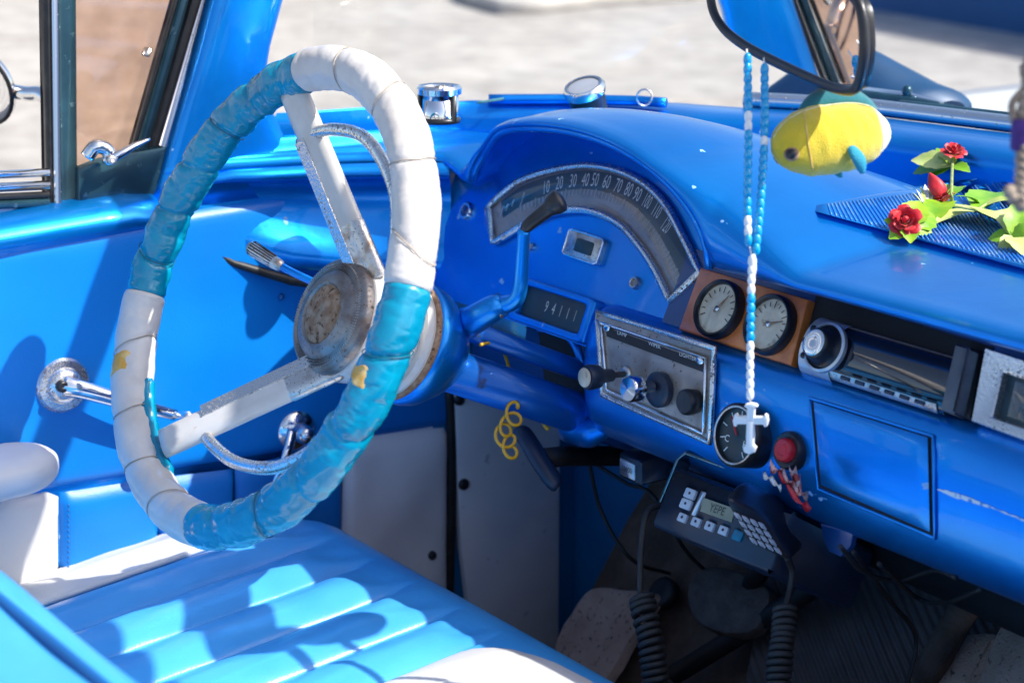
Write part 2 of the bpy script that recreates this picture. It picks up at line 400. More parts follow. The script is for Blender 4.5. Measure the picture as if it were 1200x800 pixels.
# slab added for a grey ground shadow, and blue wall beyond the windscreen
shadow_slab_pts = [hz(p, q, 0.0) for p, q in ((505,-40),(520,-14),(545,6),(588,18),(640,16),(700,9),(800,2),(900,-12),(900,-60))]
single(MB().slab([V((p.x,p.y,0)) for p in shadow_slab_pts], (0,0,1), .10, .02).build('added_slab', 'shadow_slab'), 'pale raised slab with a rounded end, added for a grey shadow on the street beyond the steering wheel', 'shadow_slab')
w0, w1 = hz(1003, 9, 0), hz(1200, 42, 0)
wd = (w1-w0).normalized(); wn = V((-wd.y, wd.x, 0))
if wn.y < 0: wn = -wn
wl = [w0, w0+wd*9, w0+wd*9+wn*.25, w0+wn*.25]
single(MB().slab([V((p.x,p.y,0)) for p in wl], (0,0,1), 1.1, .03).build('blue_wall', 'blue_wall'), 'blue painted wall standing on the pale pavement beyond the windscreen', 'wall')

# ================================================================== THE CAR
CAR = thing('convertible_car', (0,0,0), 'bright blue vintage convertible seen from inside, white steering wheel and blue dashboard', 'car')
YW = [(0,.85),(.21,.83),(.42,.79),(.587,.68),(.65,.60),(.72,.48),(.742,.36),(.765,.235)]
def yw(x): return interp(YW, abs(x))
PL = [(-.757,.105),(-.753,.135),(-.745,.18),(-.727,.25),(-.70,.31),(-.672,.355),(-.65,.385)]
def ylip(x):
    if x < -.44: return min(interp(PL, x)-.012, lerp(.376, .331, sstep(-.60, -.45, x)))
    if x > .55: return lerp(.338, .10, sstep(.6, .757, x))
    return lerp(.330, .338, sstep(-.2, 0, x))
def s_in(x):
    u = (x+.36)/(.238 if x < -.36 else .199)
    return math.sqrt(max(0, 1-u*u)) if abs(u) < 1 else 0
def s_out(x):
    if x < -.35: u = (x+.36)/.252
    else: u = (x+.36)/.31
    if abs(u) >= 1: return 0
    return (1-u*u)**(.60 if x < -.36 else 1.15)
def zbase(x): return lerp(1.004, .985, sstep(-.66, -.58, x))
def zin(x): return zbase(x)-.018+.098*s_in(x)
def zout(x): return max(zbase(x)+.088*s_out(x), zin(x)+.013)
def upper_profile(x):
    y0 = yw(x); yl = ylip(x); ed = sstep(.5, .76, abs(x)); w = lerp(.115, .035, ed)
    zw = 1.035+.006*ed
    zo, zi = zout(x), zin(x); zb = zbase(x)
    P = [(y0+.03, zw-.02), (y0, zw), (y0-.02, zw+.004), (y0-w*.6, zw+.004), (y0-w+.012, zw+.001), (y0-w+.003, zw-.006), (y0-w, zw-.016), (y0-w+.004, zw-.04), (y0-w+.002, zw-.052)]
    ys = y0-w-.012; zs = lerp(.975, zw-.022, ed)
    P += [(ys+.006, zs-.004), (ys-.006, zs)]
    n = 12
    for k in range(1, n+1):
        t = k/n; y = lerp(ys-.006, yl+.035, t)
        crown = .012*math.sin(PI*min(1, t*1.0))
        hump = (zo-zb)*lerp(.30, 1, sstep(0, 1, t)) + lerp(0, 1, t)*0
        z = lerp(zs, zb, sstep(0, .5, t)) + crown*(1-ed) + hump*sstep(0, .25, t)
        P.append((y, z))
    th = zo-zi
    P += [(yl+.022, zo-.001-th*.03), (yl+.010, zo-th*.13), (yl+.002, zo-th*.32), (yl-.001, zo-th*.55), (yl+.0015, zo-th*.78), (yl+.008, zi+th*.05), (yl+.014, zi-.0005), (yl+.022, zi+.002)]
    zf = zi+.004
    P += [(lerp(yl+.022, .40+.4*(zf-.955)+.004, .5), zi+.004), (.40+.4*(zf-.955)+.004 if x > -.64 else yl+.04, zf)]
    return [V((x, a, b)) for a, b in P]
xs = []
x = -.762
while x < .762:
    xs.append(x); x += .006 if x < .0 else .02
xs.append(.762)
dash = MB().grid([upper_profile(x) for x in xs]).build('dashboard', 'paint', CAR)
MB().tube([V((x, ylip(x)+.007, zin(x)+.0005)) for x in [-.597+.004*i for i in range(110)]], .0042, 8).build('hood_lip', 'paint', CAR)
# gauge face under the hood of the instrument arch, leaning back
def fy(z): return .40+.4*(z-.955)
FN = V((0,-1,.4)).normalized(); FU = V((0,.4,1)).normalized(); FP = V((0,.40,.955))
def fc(px, py, w=0): return hit(px, py, FP+FN*w, FN)
rows = []
fx = [-.672+i*.008 for i in range(int(1.30/.008))]
for k in range(7):
    r = []
    for x in fx:
        zt = zin(x)+.006; z = lerp(zt, .846 if x < -.34 else .88, k/6)
        r.append(V((x, fy(z), z)))
    rows.append(r)
MB().grid(rows).build('gauge_panel', 'paint', CAR)
# left end of the dashboard curving back along the door
pl = cat([V((a, b, 0)) for a, b in PL], 6)
ZB = [(.09,.945),(.115,.928),(.16,.893),(.227,.866),(.30,.852),(.385,.846)]
rows = []
OFF = [(0,.012),(.04,.022),(.09,.022),(.13,.010),(.17,-.008),(.35,-.012),(.52,-.008),(.66,.004),(.74,.013),(.82,.014),(.90,.008),(.96,-.002),(1,-.012)]
for v, o in OFF:
    r = []
    for i, p in enumerate(pl):
        t = (pl[min(i+1, len(pl)-1)]-pl[max(i-1, 0)]).normalized(); n = V((t.y, -t.x, 0))
        zb = interp(ZB, p.y); z = lerp(zbase(p.x)-.012, zb, v)
        q = p+n*o*(min(1, i/14+.05) if v < .4 else sstep(.13,.27,p.y)); r.append(V((q.x, q.y, z-.012*(1-min(1, i/10))*(v < .15))))
    rows.append(r)
MB().grid(rows).build('dash_end', 'paint', CAR)
sealp = [V((p.x+.004, p.y-.002, interp(ZB, p.y)-.004)) for p in pl]
MB().tube(sealp, lambda t: .002+.005*min(1, t*1.6), 8).build('dash_seal', 'seal', CAR)
# trim lip along the left cowl
lipp = [V((x, yw(x)-.035-.05*(1-sstep(.5,.76,abs(x))), 1.047)) for x in [-.70+.01*i for i in range(15)]]
MB().tube(lipp, .006, 8).build('cowl_moulding', 'paint', CAR)
# lower dashboard bulge
LP = [(.366,.893),(.356,.8915),(.348,.886),(.340,.874),(.335,.858),(.3325,.84),(.332,.82),(.334,.80),(.339,.782),(.347,.768),(.358,.760),(.375,.757),(.40,.758),(.45,.765)]
def lowy(z):
    for (a, b), (c, d) in zip(LP, LP[1:]):
        if d <= z <= b: return a+(c-a)*(b-z)/(b-d)
    return .34
rows = []
lx = [-.352,-.3515,-.350,-.347,-.343,-.338,-.33]+[-.32+.02*i for i in range(54)]
for x in lx:
    d = min(1, (x+.352)/.022); rd = .022*(1-math.sqrt(max(0, 1-(1-d)**2)))
    r = [V((x, .40, .893-.25*rd))]
    r += [V((x, a+rd, b-(.893-b)*0+(-.3*rd if b > .83 else .3*rd))) for a, b in LP]
    rows.append(r)
MB().grid(rows, cap0=True).build('dashboard_fascia', 'paint', CAR)
# slanted recess behind radio and gauges
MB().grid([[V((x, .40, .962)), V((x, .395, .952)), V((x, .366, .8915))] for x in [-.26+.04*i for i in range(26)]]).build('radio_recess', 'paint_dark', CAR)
RP = V((0,.395,.952)); RU = V((0,.029,.0605)).normalized(); RN = V((0,-RU.z, RU.y)).normalized()
def rc(px, py, w=0): return hit(px, py, RP+RN*w, RN)
# defroster grille with fine ribs, following the dash top
def surf(x, y):
    P = upper_profile(x)[9:24]
    for a, b in zip(P, P[1:]):
        if b.y <= y <= a.y: return lerp(a.z, b.z, (a.y-y)/max(1e-9, a.y-b.y))
    return 1.0
def sc_(px, py, w=0):
    z = 1.0
    for _ in range(14):
        p = hz(px, py, z+w); z = .5*z+.5*surf(p.x, p.y)
    return hz(px, py, z+w)
TP = V((0,.5,1.001))
def tc_(px, py, w=0): return hz(px, py, 1.001+w)
def gq(u, v):
    a, b, c, d = (955,240.5), (1250,183), (1410,376), (952,247)
    return ((a[0]*(1-u)+b[0]*u)*(1-v)+(d[0]*(1-u)+c[0]*u)*v, (a[1]*(1-u)+b[1]*u)*(1-v)+(d[1]*(1-u)+c[1]*u)*v)
def grow(w, nu=40, nv=24, inset=0):
    rows = []
    for jv in range(nv+1):
        r = []
        for iu in range(nu+1):
            u, v = iu/nu, jv/nv; e = (iu in (0, nu)) or (jv in (0, nv))
            r.append(sc_(*gq(u, v), -.002 if e else w))
        rows.append(r)
    return rows
dg = MB().grid(grow(.0055)).build('defroster_grille', 'paint', CAR)
mb = MB()
for k in range(70):
    u = .05+.93*k/69
    mb.tube([sc_(*gq(u, v), .0060) for v in (.10,.30,.50,.70,.90)], .0010, 4)
mb.build('grille_ribs', 'glint_paint', dg)  # ribs coloured pale to paint in the sun's glint
# chrome strip, wiper and vent hump by the windscreen base
MB().tube([V((x, yw(x)-.004, 1.046)) for x in [-.53+.02*i for i in range(54)]], .012, 10, flat=.8).build('windscreen_trim', 'chrome', CAR)
MB().tube([V((x, yw(x)+.012, 1.050)) for x in [-.38+.02*i for i in range(48)]], .006, 8).build('windscreen_seal', 'seal_teal', CAR)
def yh(x): return .985-.25*abs(x+.35)**2
rows = []
for i in range(25):
    t = i/24; c = lerp(hd(892,120,2.50), hd(1114,120,2.36), t)
    h = interp([(0,.012),(.12,.030),(.30,.066),(.44,.088),(.60,.070),(.85,.034),(.95,.026),(1,.012)], t)
    ww = .055*min(1, h/.03)
    rows.append([c+V((.25,.97,0))*(ww*math.cos(a))+V((0,0,1))*(h*max(0, math.sin(a))-.01) for a in [PI*k/12 for k in range(13)]])
MB().grid(rows).build('hood_scoop', 'scoop', CAR)
wp_ = cat([hd(985,112,2.28), hd(1060,122,2.24), hd(1130,136,2.20), hd(1194,153,2.17)], 8)
wi = MB().tube(wp_, .0075, 8, flat=1.3).build('wiper_blade', 'seal_teal', CAR)
MB().tube([hd(1012,107,2.29), hd(1066,114,2.25), hd(1112,128,2.22), hd(1120,138,2.21)], .0055, 8).build('wiper_arm', 'chrome_clean', wi)
MB().ellipsoid(hd(1063,107,2.24), (V((.006,0,0)),V((0,.006,0)),V((0,0,.007)))).build('wiper_pivot', 'seal_teal', wi)
# white hood and fenders outside
rows = []
for j in range(15):
    y = lerp(.90, 2.6, j/14); r = []
    for i in range(31):
        u = -1+2*i/30; x = .93*u
        z = .955+.02*(1-abs(u)**2)-.05*sstep(.93,1,abs(u))-.06*sstep(1.6,2.6,y) - .05*(1-sstep(.88,1.05,y))*(1 if abs(u) > .7 else .2)
        r.append(V((x, y, z)))
    r = [V((r[0].x-.02, y, .45)), V((r[0].x-.02, y, .88))]+r+[V((r[-1].x+.02, y, .88)), V((r[-1].x+.02, y, .45))]
    rows.append(r)
MB().grid(rows).build('bodywork', 'white_paint', CAR)
# cowl side panels joining hood and windscreen
rows = []
for i in range(41):
    x = -.92+1.84*i/40
    y0 = yw(min(.76, abs(x)))+.02 if abs(x) < .765 else .26
    rows.append([V((x, y0, 1.02 if abs(x) < .77 else .965)), V((x, min(.93, y0+.06), 1.0 if abs(x) < .77 else .96)), V((x, .93, .955-.03*sstep(.7,.9,abs(x))))])
MB().grid(rows).build('cowl_panel', 'paint', CAR)
# windscreen and its frame
rows = []
for k in range(9):
    t = k/8
    rows.append([V((lerp(x, x*.95, t), lerp(yw(x)-.004, .26+.09*(1-(x/.76)**2), t)+.05*math.sin(PI*t)*(1-(x/.76)**2), lerp(1.045, 1.43, t))) for x in [-.757+1.514*i/60 for i in range(61)]])
MB().grid(rows).build('windscreen', 'glass', CAR)
hdr = [V((x*.95, .25+.09*(1-(x/.76)**2), 1.44)) for x in [-.76+1.52*i/24 for i in range(25)]]
MB().tube(hdr, .022, 10, up=(0,0,1)).build('windscreen_header', 'paint', CAR)
def mirrored(o, parent=None):
    me = o.data.copy(); w = wloc(o)
    for v in me.vertices: v.co = V((-(v.co.x+w.x), v.co.y+w.y, v.co.z+w.z))
    me.flip_normals(); c = bpy.data.objects.new(o.name, me); COL.objects.link(c); attach(c, parent)
    return c
# A pillar
PB = [  # z, y rear edge, y front edge, x
 (.955,.075,.30),(.985,.088,.272),(1.02,.100,.24),(1.07,.117,.213),(1.12,.134,.222),(1.17,.150,.238),(1.25,.177,.262),(1.34,.208,.292),(1.44,.243,.325)]
rows = []
for z, a, b in PB:
    xo = -.80+.10*(z-.96); xi = -.752+.05*(z-.96); c = (a+b)/2; hw = (b-a)/2; cx = (xo+xi)/2; hx_ = (xi-xo)/2; r = []
    for k in range(28):
        th = 2*PI*k/28; cs, sn = math.cos(th), math.sin(th)
        r.append(V((cx+hx_*math.copysign(abs(cs)**.55, cs), c+hw*math.copysign(abs(sn)**.75, sn), z)))
    rows.append(r)
pill = MB().grid(cat_rows(rows) if False else rows, closeu=True, cap0=True, cap1=True).build('windscreen_pillar', 'paint', CAR)
MB().lathe([(0,.005),(.002,.004),(.003,0)], hx(240,128,-.7575), (1,0,0), 12).build('pillar_screw', 'paint', pill)
mirrored(pill, CAR)
# ================================================================== DOOR (driver) and its mirrored twin
DS = [(.93,.42),(.95,.70),(.935,.90),(.90,.945),(.86,.962),(.81,.968),(.785,.968),(.765,.966),(.748,.960),(.738,.951),(.735,.943),(.738,.935),(.747,.928),(.752,.915),(.753,.80),(.753,.36)]
rows = []
for j in range(41):
    y = lerp(-.95, .47, j/40); up = .012*sstep(-.2,.2,y); k = sstep(.06,.13,y)
    rows.append([V((-(max(a, .762+.02*(i < 10)) if (k > 0 and i > 4) else a)*k-a*(1-k), y, b+(up if b > .9 else 0)-.03*k*(i in range(2,12)))) for i, (a, b) in enumerate(DS)])
door = MB().grid(rows).build('door', 'paint', CAR)
DX = -.749; DNX = V((1,0,0))
def dpt(px, py): return hx(px, py, DX)
def dquad(name, q, m, h=.006, **k):
    p = [dpt(*a) for a in q]
    return MB().patch(p[0], p[1], p[2], p[3], DNX, h, **k).build(name, m, door)
# upper panel, lower panel pieces, white lower front section, white pocket at rear
dquad('door_card', ((-300,345),(540,190),(540,496),(-300,630)), 'vinyl', .005, nu=60, nv=50, pw=24, wob=.003)
dquad('door_pocket', ((72,578),(186,561),(186,760),(72,760)), 'vinyl', .006, pw=10, wob=.003)
dquad('door_pocket', ((188,561),(275,550),(275,760),(188,760)), 'vinyl_shade', .006, pw=10, wob=.003, seed=3)
dquad('door_pocket', ((277,550),(402,518),(402,760),(277,760)), 'vinyl_shade', .006, pw=10, wob=.003, seed=5)
dquad('white_panel', ((404,515),(526,497),(524,790),(400,790)), 'kick_white', .008, pw=12, wob=.006, seed=8)
dquad('white_panel', ((-300,632),(70,575),(70,760),(-300,800)), 'white_vinyl', .007, pw=14, wob=.003, seed=9)
mb = MB()
for i in range(22):
    p = dpt(77, 590+i*6); mb.ellipsoid(p+V((.007,0,0)), (V((.0015,0,0)), V((0,.0012,0)), V((0,0,.0022))), 6, 4)
mb.build('stitching', 'vinyl_deep', door)
mb = MB()
for q in ((502,648),(535,468)):
    pass
mb.lathe([(0,.006),(.003,.0055),(.004,.003),(.0042,0)], dpt(502,648)+V((.007,0,0)), (1,0,0), 14).build('panel_button', 'black', door)
MB().lathe([(0,.004),(.002,.003),(.003,0)], dpt(327,347)+V((.005,0,0)), (1,0,0), 12).build('panel_screw', 'vinyl_deep', door)
# armrest
ac = dpt(-60, 556); rows = []
y1 = hx(70, 545, -.69).y; y0 = y1-.36
for i in range(41):
    t = math.sin(i/40*PI/2); y = lerp(y0, y1, t); e = math.sqrt(max(.0, 1-max(0, (t-.86)/.14)**2)) if t > .86 else 1
    r = []
    for k in range(22):
        th = 2*PI*k/22; cs, sn = math.cos(th), math.sin(th)
        r.append(V((-.700+(.048*math.copysign(abs(cs)**.7, cs))*max(e,.004), y, .722+(.020 if sn > 0 else .024)*math.copysign(abs(sn)**.8, sn)*max(e**.7,.004)-.012*(1-t))))
    rows.append(r)
arm = MB().grid(rows, closeu=True, cap0=True, cap1=True).build('armrest', 'white_vinyl', door)
# window crank
cc = dpt(71, 449)
cr = MB().lathe([(0,.031),(.004,.031),(.007,.029),(.010,.027),(.011,.020),(.013,.019),(.017,.017),(.020,.012),(.021,0)], cc, (1,0,0), 36).build('window_crank', 'chrome_pit', door, auto=40)
def crp(px, py, w): return hx(px, py, DX+w)
armp = [crp(75,452,.018), crp(95,456,.026), crp(130,466,.032), crp(170,477,.034), crp(205,486,.034)]
MB().tube(cat(armp, 6), lambda t: .0115-.005*t, 10, flat=.75, up=(1,0,0)).build('crank_arm', 'chrome', door)
MB().lathe([(0,.006),(.010,.0055),(.022,.008),(.030,.0085),(.034,.006),(.035,0)], crp(207,486,.032), (1,0,.1), 18).build('crank_knob', 'chrome_clean', door)
MB().lathe([(0,.007),(.006,.006),(.007,.004),(.005,0)], crp(72,452,.020), (1,0,0), 16).build('crank_screw', 'black', door)
# inside door handle
hc = dpt(345, 503)
MB().lathe([(0,.026),(.005,.025),(.010,.022),(.014,.012),(.030,.010),(.034,.006),(.035,0)], hc, (1,0,0), 30).build('door_handle', 'chrome', door, auto=40)
MB().tube(cat([hx(343,505,DX+.03), hx(338,525,DX+.04), hx(330,548,DX+.042), hx(322,566,DX+.04)], 5), lambda t: .007-.003*t, 10, flat=.7, up=(1,0,0)).build('handle_lever', 'chrome_clean', door)
# vent window: division bar, frames, glass, latch
VX = -.79
def vp(px, py, dx=0): return hx(px, py, VX+dx)
def bar(name, q0, q1, wd, th, m, dx=0, ext=1.0, par=None):
    a, b = vp(*q0, dx), vp(*q1, dx); b = a+(b-a)*ext; d = (b-a).normalized(); w = d.cross(V((1,0,0))).normalized()
    return MB().box((a+b)/2, d*((b-a).length/2), w*wd/2, V((th/2,0,0)), .0015).build(name, m, par or door)
bar('division_bar', (78,246), (76,0), .017, .020, 'seal_teal', ext=1.75)
bar('division_trim', (64,246), (60,0), .0065, .026, 'chrome', dx=.004, ext=1.75)
bar('division_seal', (56.5,243), (52.5,0), .004, .024, 'seal', ext=1.75)
bar('vent_frame', (163,180), (213,0), .010, .018, 'seal_teal', ext=2.0)
bar('vent_seal', (155,172), (204,0), .004, .014, 'seal', dx=.002, ext=2.0)
bar('vent_trim', (183,195), (240,0), .0055, .016, 'chrome', dx=.010, ext=2.0)
bar('pillar_seal', (174,195), (228,0), .013, .016, 'seal', dx=.0, ext=2.0)
bar('vent_hinge', (170,66), (174,56), .006, .012, 'chrome_rust', dx=.006)
gq = [vp(88,205), vp(150,205), vp(158,165), vp(207,0), vp(86,0)]
top = [gq[3]+(gq[3]-gq[2])*.9, gq[4]+V((0,0,.165))]
gv = [gq[0], gq[1], gq[2], gq[3], top[0], top[1]]
MB().slab(gv, (1,0,0), .004, .0005).build('vent_glass', 'vent_tint', door, smooth=False)
# vent base casting and latch handle
bp = [vp(*q, .006) for q in ((86,238),(86,196),(112,186),(150,176),(196,168),(196,226),(130,232))]
MB().slab(bp, (1,0,0), .014, .004).build('vent_base', 'seal_teal', door, auto=30)
lt = cat([vp(102,184,.03), vp(112,172,.034), vp(126,176,.036), vp(128,190,.036)], 5)
MB().tube(lt, .0075, 8).build('vent_catch', 'chrome', door)
MB().tube(cat([vp(124,188,.036), vp(138,182,.042), vp(156,172,.044), vp(175,163,.042)], 5), lambda t: .0085-.006*t, 10, flat=.8).build('vent_latch', 'chrome_clean', door)
MB().lathe([(0,.005),(.006,.005),(.007,.003),(.006,0)], vp(129,187,.044), (1,0,0), 14).build('latch_pin', 'chrome_rust', door)
# chrome garnish along the window sill
for nm, q, w, m in (('sill_trim', 206, .007, 'chrome_clean'), ('sill_trim', 221, .008, 'chrome'), ('sill_seal', 232, .006, 'seal'), ('sill_seal', 241, .008, 'seal_teal')):
    a = hx(-240, q+10, VX+.012); b = hx(57, q-4, VX+.012)
    MB().tube([a, b], w*.62, 8, up=(1,0,0)).build(nm, m, door)
# exterior mirror on the door
mm_ = hd(-22, 100, 2.24); mn = (CAM-mm_).normalized(); mn = V((.60,-1.15,-.36)).normalized()
emr = MB().lathe([(-.02,.010),(-.016,.034),(-.004,.046),(0,.047),(.003,.047),(.004,.044)], mm_, mn, 32, cap1=True).build('side_mirror', 'chrome', door, auto=40)
MB().lathe([(.0045,.044),(.005,.042),(.0052,0)], mm_, mn, 32, cap0=False, cap1=True).build('mirror_glass', 'mirror', door)
MB().lathe([(.0035,.0485),(.0065,.0475),(.0065,.0445),(.0035,.0445)], mm_, mn, 32, cap0=False, cap1=False).build('mirror_rim', 'seal', door)
mr = MB().tube(cat([hd(10,106,2.24), hd(30,110,2.22), hd(50,112,2.21), hd(66,135,2.19), hd(74,200,2.17)], 6), .0085, 10).build('mirror_stalk', 'chrome_clean', door)
# kick panel (own part of the car)
kp = [hx(*q, -.748) for q in ((528,462),(532,452),(580,452),(652,498),(650,800),(552,800),(549,740),(541,680),(536,640),(534,600),(531,540))]
MB().slab(kp, (1,0,0), .010, .004).build('kick_panel', 'kick_white', CAR, auto=30)
for q in ((538,468),(543,567)):
    MB().lathe([(0,.0075),(.003,.007),(.004,.003),(.0042,0)], hx(*q, -.738), (1,0,0), 14).build('kick_button', 'black', CAR)
MB().lathe([(0,.0065),(.003,.006),(.004,.003),(.0042,0)], hx(545,658,-.752)+V((.004,0,0)), (1,0,0), 14).build('kick_button', 'black', CAR)
# body side behind (door jamb) in dark teal/black, seal line
MB().slab([V((-.757, y, z)) for y, z in ((.425,.30),(.425,.93),(.70,.93),(.70,.30))], (1,0,0), .006, .001).build('cowl_trim_panel', 'firewall', CAR, smooth=False)
sp = cat([hx(526,455,-.745), hx(529,520,-.745), hx(529,600,-.745), hx(527,680,-.745), hx(524,780,-.745)], 6)
MB().tube(sp, .006, 8).build('door_seal', 'seal', CAR)
# firewall, toe board, floor
MB().slab([V((x, .645, z)) for x, z in ((-.76,.30),(.76,.30),(.76,.90),(-.76,.90))], (0,-1,0), .006, .001).build('firewall', 'firewall', CAR, smooth=False)
TBN = V((0,-.80,.60)).normalized(); TBP = V((0,.56,.502))
def tb(px, py, w=0): return hit(px, py, TBP+TBN*w, TBN)
rows = []
for i in range(61):
    x = -.58+1.3*i/60; r = []
    hump = .03*math.exp(-((x-.05)/.14)**2)
    for k in range(21):
        t = k/20
        if t < .5: y = lerp(-.9, .42, t/.5); z = .315
        else: y = lerp(.42, .66, (t-.5)/.5); z = lerp(.315, .635, (t-.5)/.5)
        r.append(V((x, y-hump*.5*(t > .45), z+hump*.8+.006*nz((x,y,z), 16))))
    rows.append(r)
MB().grid(rows).build('toe_board', 'carpet_dark', CAR)
MB().slab([V((x, y, .30)) for x, y in ((-.757,-.95),(.757,-.95),(.757,.66),(-.757,.66))], (0,0,1), .006, .001).build('floor_pan', 'carpet_dark', CAR, smooth=False)
rub = [tb(*q, .02) for q in ((905,655),(1090,640),(1230,700),(1180,830),(870,840))]
fm = MB().slab(rub, TBN, .008, .003).build('rubber_mat', 'mat_rubber')
single(fm, 'black ribbed rubber mat lying on the sloped footwell floor under the dashboard', 'floor mat')
# worn tread pedal pad and pedal arms
pq = cat([tb(*q, .05) for q in ((815,690),(842,668),(885,680),(912,700),(896,742),(858,748),(822,730))], 3, True)
pd = MB().slab(pq, TBN, .016, .006).build('brake_pedal', 'tread', CAR, auto=30)
MB().tube([hit(875,690,TBP+TBN*.05,TBN), hit(915,640,TBP+TBN*.13,TBN), V((-.2,.5,.72))], .010, 8).build('pedal_arm', 'black_soft', pd)
MB().tube([tb(790,790,.03), tb(880,735,.05), tb(985,668,.08), tb(1010,640,.1)], .011, 8).build('linkage_rod', 'black_soft', CAR)
MB().tube([tb(1075,810,.04), tb(1120,730,.08), tb(1165,660,.14)], .015, 8).build('steering_brace', 'carpet_dark', CAR)
MB().lathe([(0,.018),(.012,.018),(.014,.014),(.012,0)], tb(782,697,.02), TBN, 20).build('dimmer_switch', 'black_soft', CAR)
# speckled carpet pads
def pad(q, lab, w=.02, th=.03, sd=0):
    p = cat([tb(*a, w) for a in q], 2, True)
    mb = MB().slab([q+V((.006*nz(q,30),.006*nz(q,30,2),0)) for q in cat(p, 3, True)], TBN, th*.5, .012)
    o = mb.build('carpet_pad', 'carpet', auto=40); single(o, lab, 'carpet piece', 'speckled carpet pieces in the footwell'); return o
pad(((690,697),(735,692),(772,698),(776,712),(748,752),(722,800),(690,850),(640,840),(648,778)), 'light brown speckled carpet piece below the blue firewall, left of the coiled cord', .03, .03)
pad(((1113,752),(1150,746),(1180,749),(1170,790),(1150,850),(1085,850),(1095,795)), 'small brown speckled carpet piece at lower right corner of the footwell', .03, .035)
pad(((1200,715),(1260,690),(1260,860),(1140,860),(1165,790)), 'brown speckled carpet piece at the far right edge, partly cut by the frame', .06, .05)
# ================================================================== SEAT
def seat_z(x, y):
    z = .611+.10*(y-.05)
    z -= .020*sstep(-.60, -.745, x) if x < -.60 else 0
    z += .010*math.exp(-((x+.70)/.03)**2)
    return z
PLN = 5; PX0, PX1 = -.640, -.247
def pleat(x, y):
    if PX0 < x < PX1:
        u = ((x-PX0)/(PX1-PX0)*PLN) % 1
        a = .018*(1-sstep(.120, .160, y+.012*math.cos((u-.5)*2*PI)))
        return a*(math.sin(PI*u)**.62)-a*.55
    return 0
SPROF = [(-.42+.02*i, None) for i in range(27)]
def seat_rows(x0, x1, n, k0=0, k1=99):
    rows = []
    for i in range(n+1):
        x = lerp(x0, x1, i/n); r = []
        yf = .185-.05*sstep(-.62,-.75,x) if x < -.6 else .185
        for k in range(45):
            y = lerp(-.42, yf-.018, k/44)
            r.append(V((x, y, seat_z(x, y)+pleat(x, y)+.0018*nz((x*1.5, y, 0), 22)+.0010*nz((x, y*.5, 2), 60))))
        zt = seat_z(x, yf)
        for k in range(1, 9):
            th = PI/2*k/8; r.append(V((x, yf-.015+.060*math.sin(th), zt-.060+.060*math.cos(th)-.0025)))
        for z in (.50,.42,.34): r.append(V((x, yf+.042-.02*(zt-z), z)))
        rows.append(r[k0:k1])
    return rows
seat = MB().grid(seat_rows(PX0, PX1, 120)).build('seat_cushion', 'vinyl_seat', CAR)
MB().grid(seat_rows(-.748, PX0, 16)).build('seat_bolster', 'white_vinyl', seat)
MB().grid(seat_rows(PX1, .10, 40)).build('seat_band', 'vinyl_seat', seat)
rows = []
for i in range(41):
    u = i/40; x = lerp(PX1-.004, .09, u); q = 2*u-1; r = []
    ye = .180-.055*(1-math.sqrt(max(0, 1-abs(q)**2.4)))
    for k in range(46):
        v = k/45; y = lerp(-.42, ye, v); y2 = y
        lift = .013*(1-abs(q)**6)*min(1, math.sqrt(max(0, (1-v)*14)))-.002*(v >= 1 or i in (0, 40))
        zz = seat_z(x, min(y, .160)) - (max(0, y-.163)**2)*9
        r.append(V((x, y, zz+lift+.0008*nz((x*4, y*2, 1), 20))))
    rows.append(r)
MB().grid(rows).build('seat_insert', 'white_vinyl', seat)
MB().grid(seat_rows(.10, .74, 60)).build('seat_cover', 'vinyl_seat', seat)
MB().tube([V((PX0, y, seat_z(PX0, y)+.0025)) for y in [-.40+.02*i for i in range(30)]], .0035, 6).build('seat_piping', 'white_vinyl', seat)
zq = hy(60, 742, -.349).z
SBP = [V((-.70+.04*i, -.390, .8675)) for i in range(36)]
# seat back, top roll and groove
BP = [(-.325,.50),(-.335,.60),(-.345,.70),(-.350,.76),(-.352,.795),(-.356,.806),(-.362,.811),(-.358,.816),(-.352,.822),(-.350,.832),(-.353,.845),(-.362,.857),(-.378,.865),(-.40,.868),(-.43,.866),(-.46,.858),(-.48,.84),(-.49,.80),(-.50,.60),(-.50,.40)]
rows = []
for i in range(71):
    x = lerp(-.70, .70, i/70); e = sstep(.6, .70, abs(x))
    rows.append([V((x, y*(1)-.0*e, z-.03*e*e*(z > .7)+.0025*nz((x, y, z), 9))) for y, z in BP])
MB().grid(rows, cap0=True, cap1=True).build('seat_back', 'vinyl_seat', CAR)
MB().tube(SBP, .0042, 8).build('seatback_piping', 'vinyl_deep', CAR.children[-1] if False else [o for o in CAR.children if o.name.startswith('seat_back')][0])

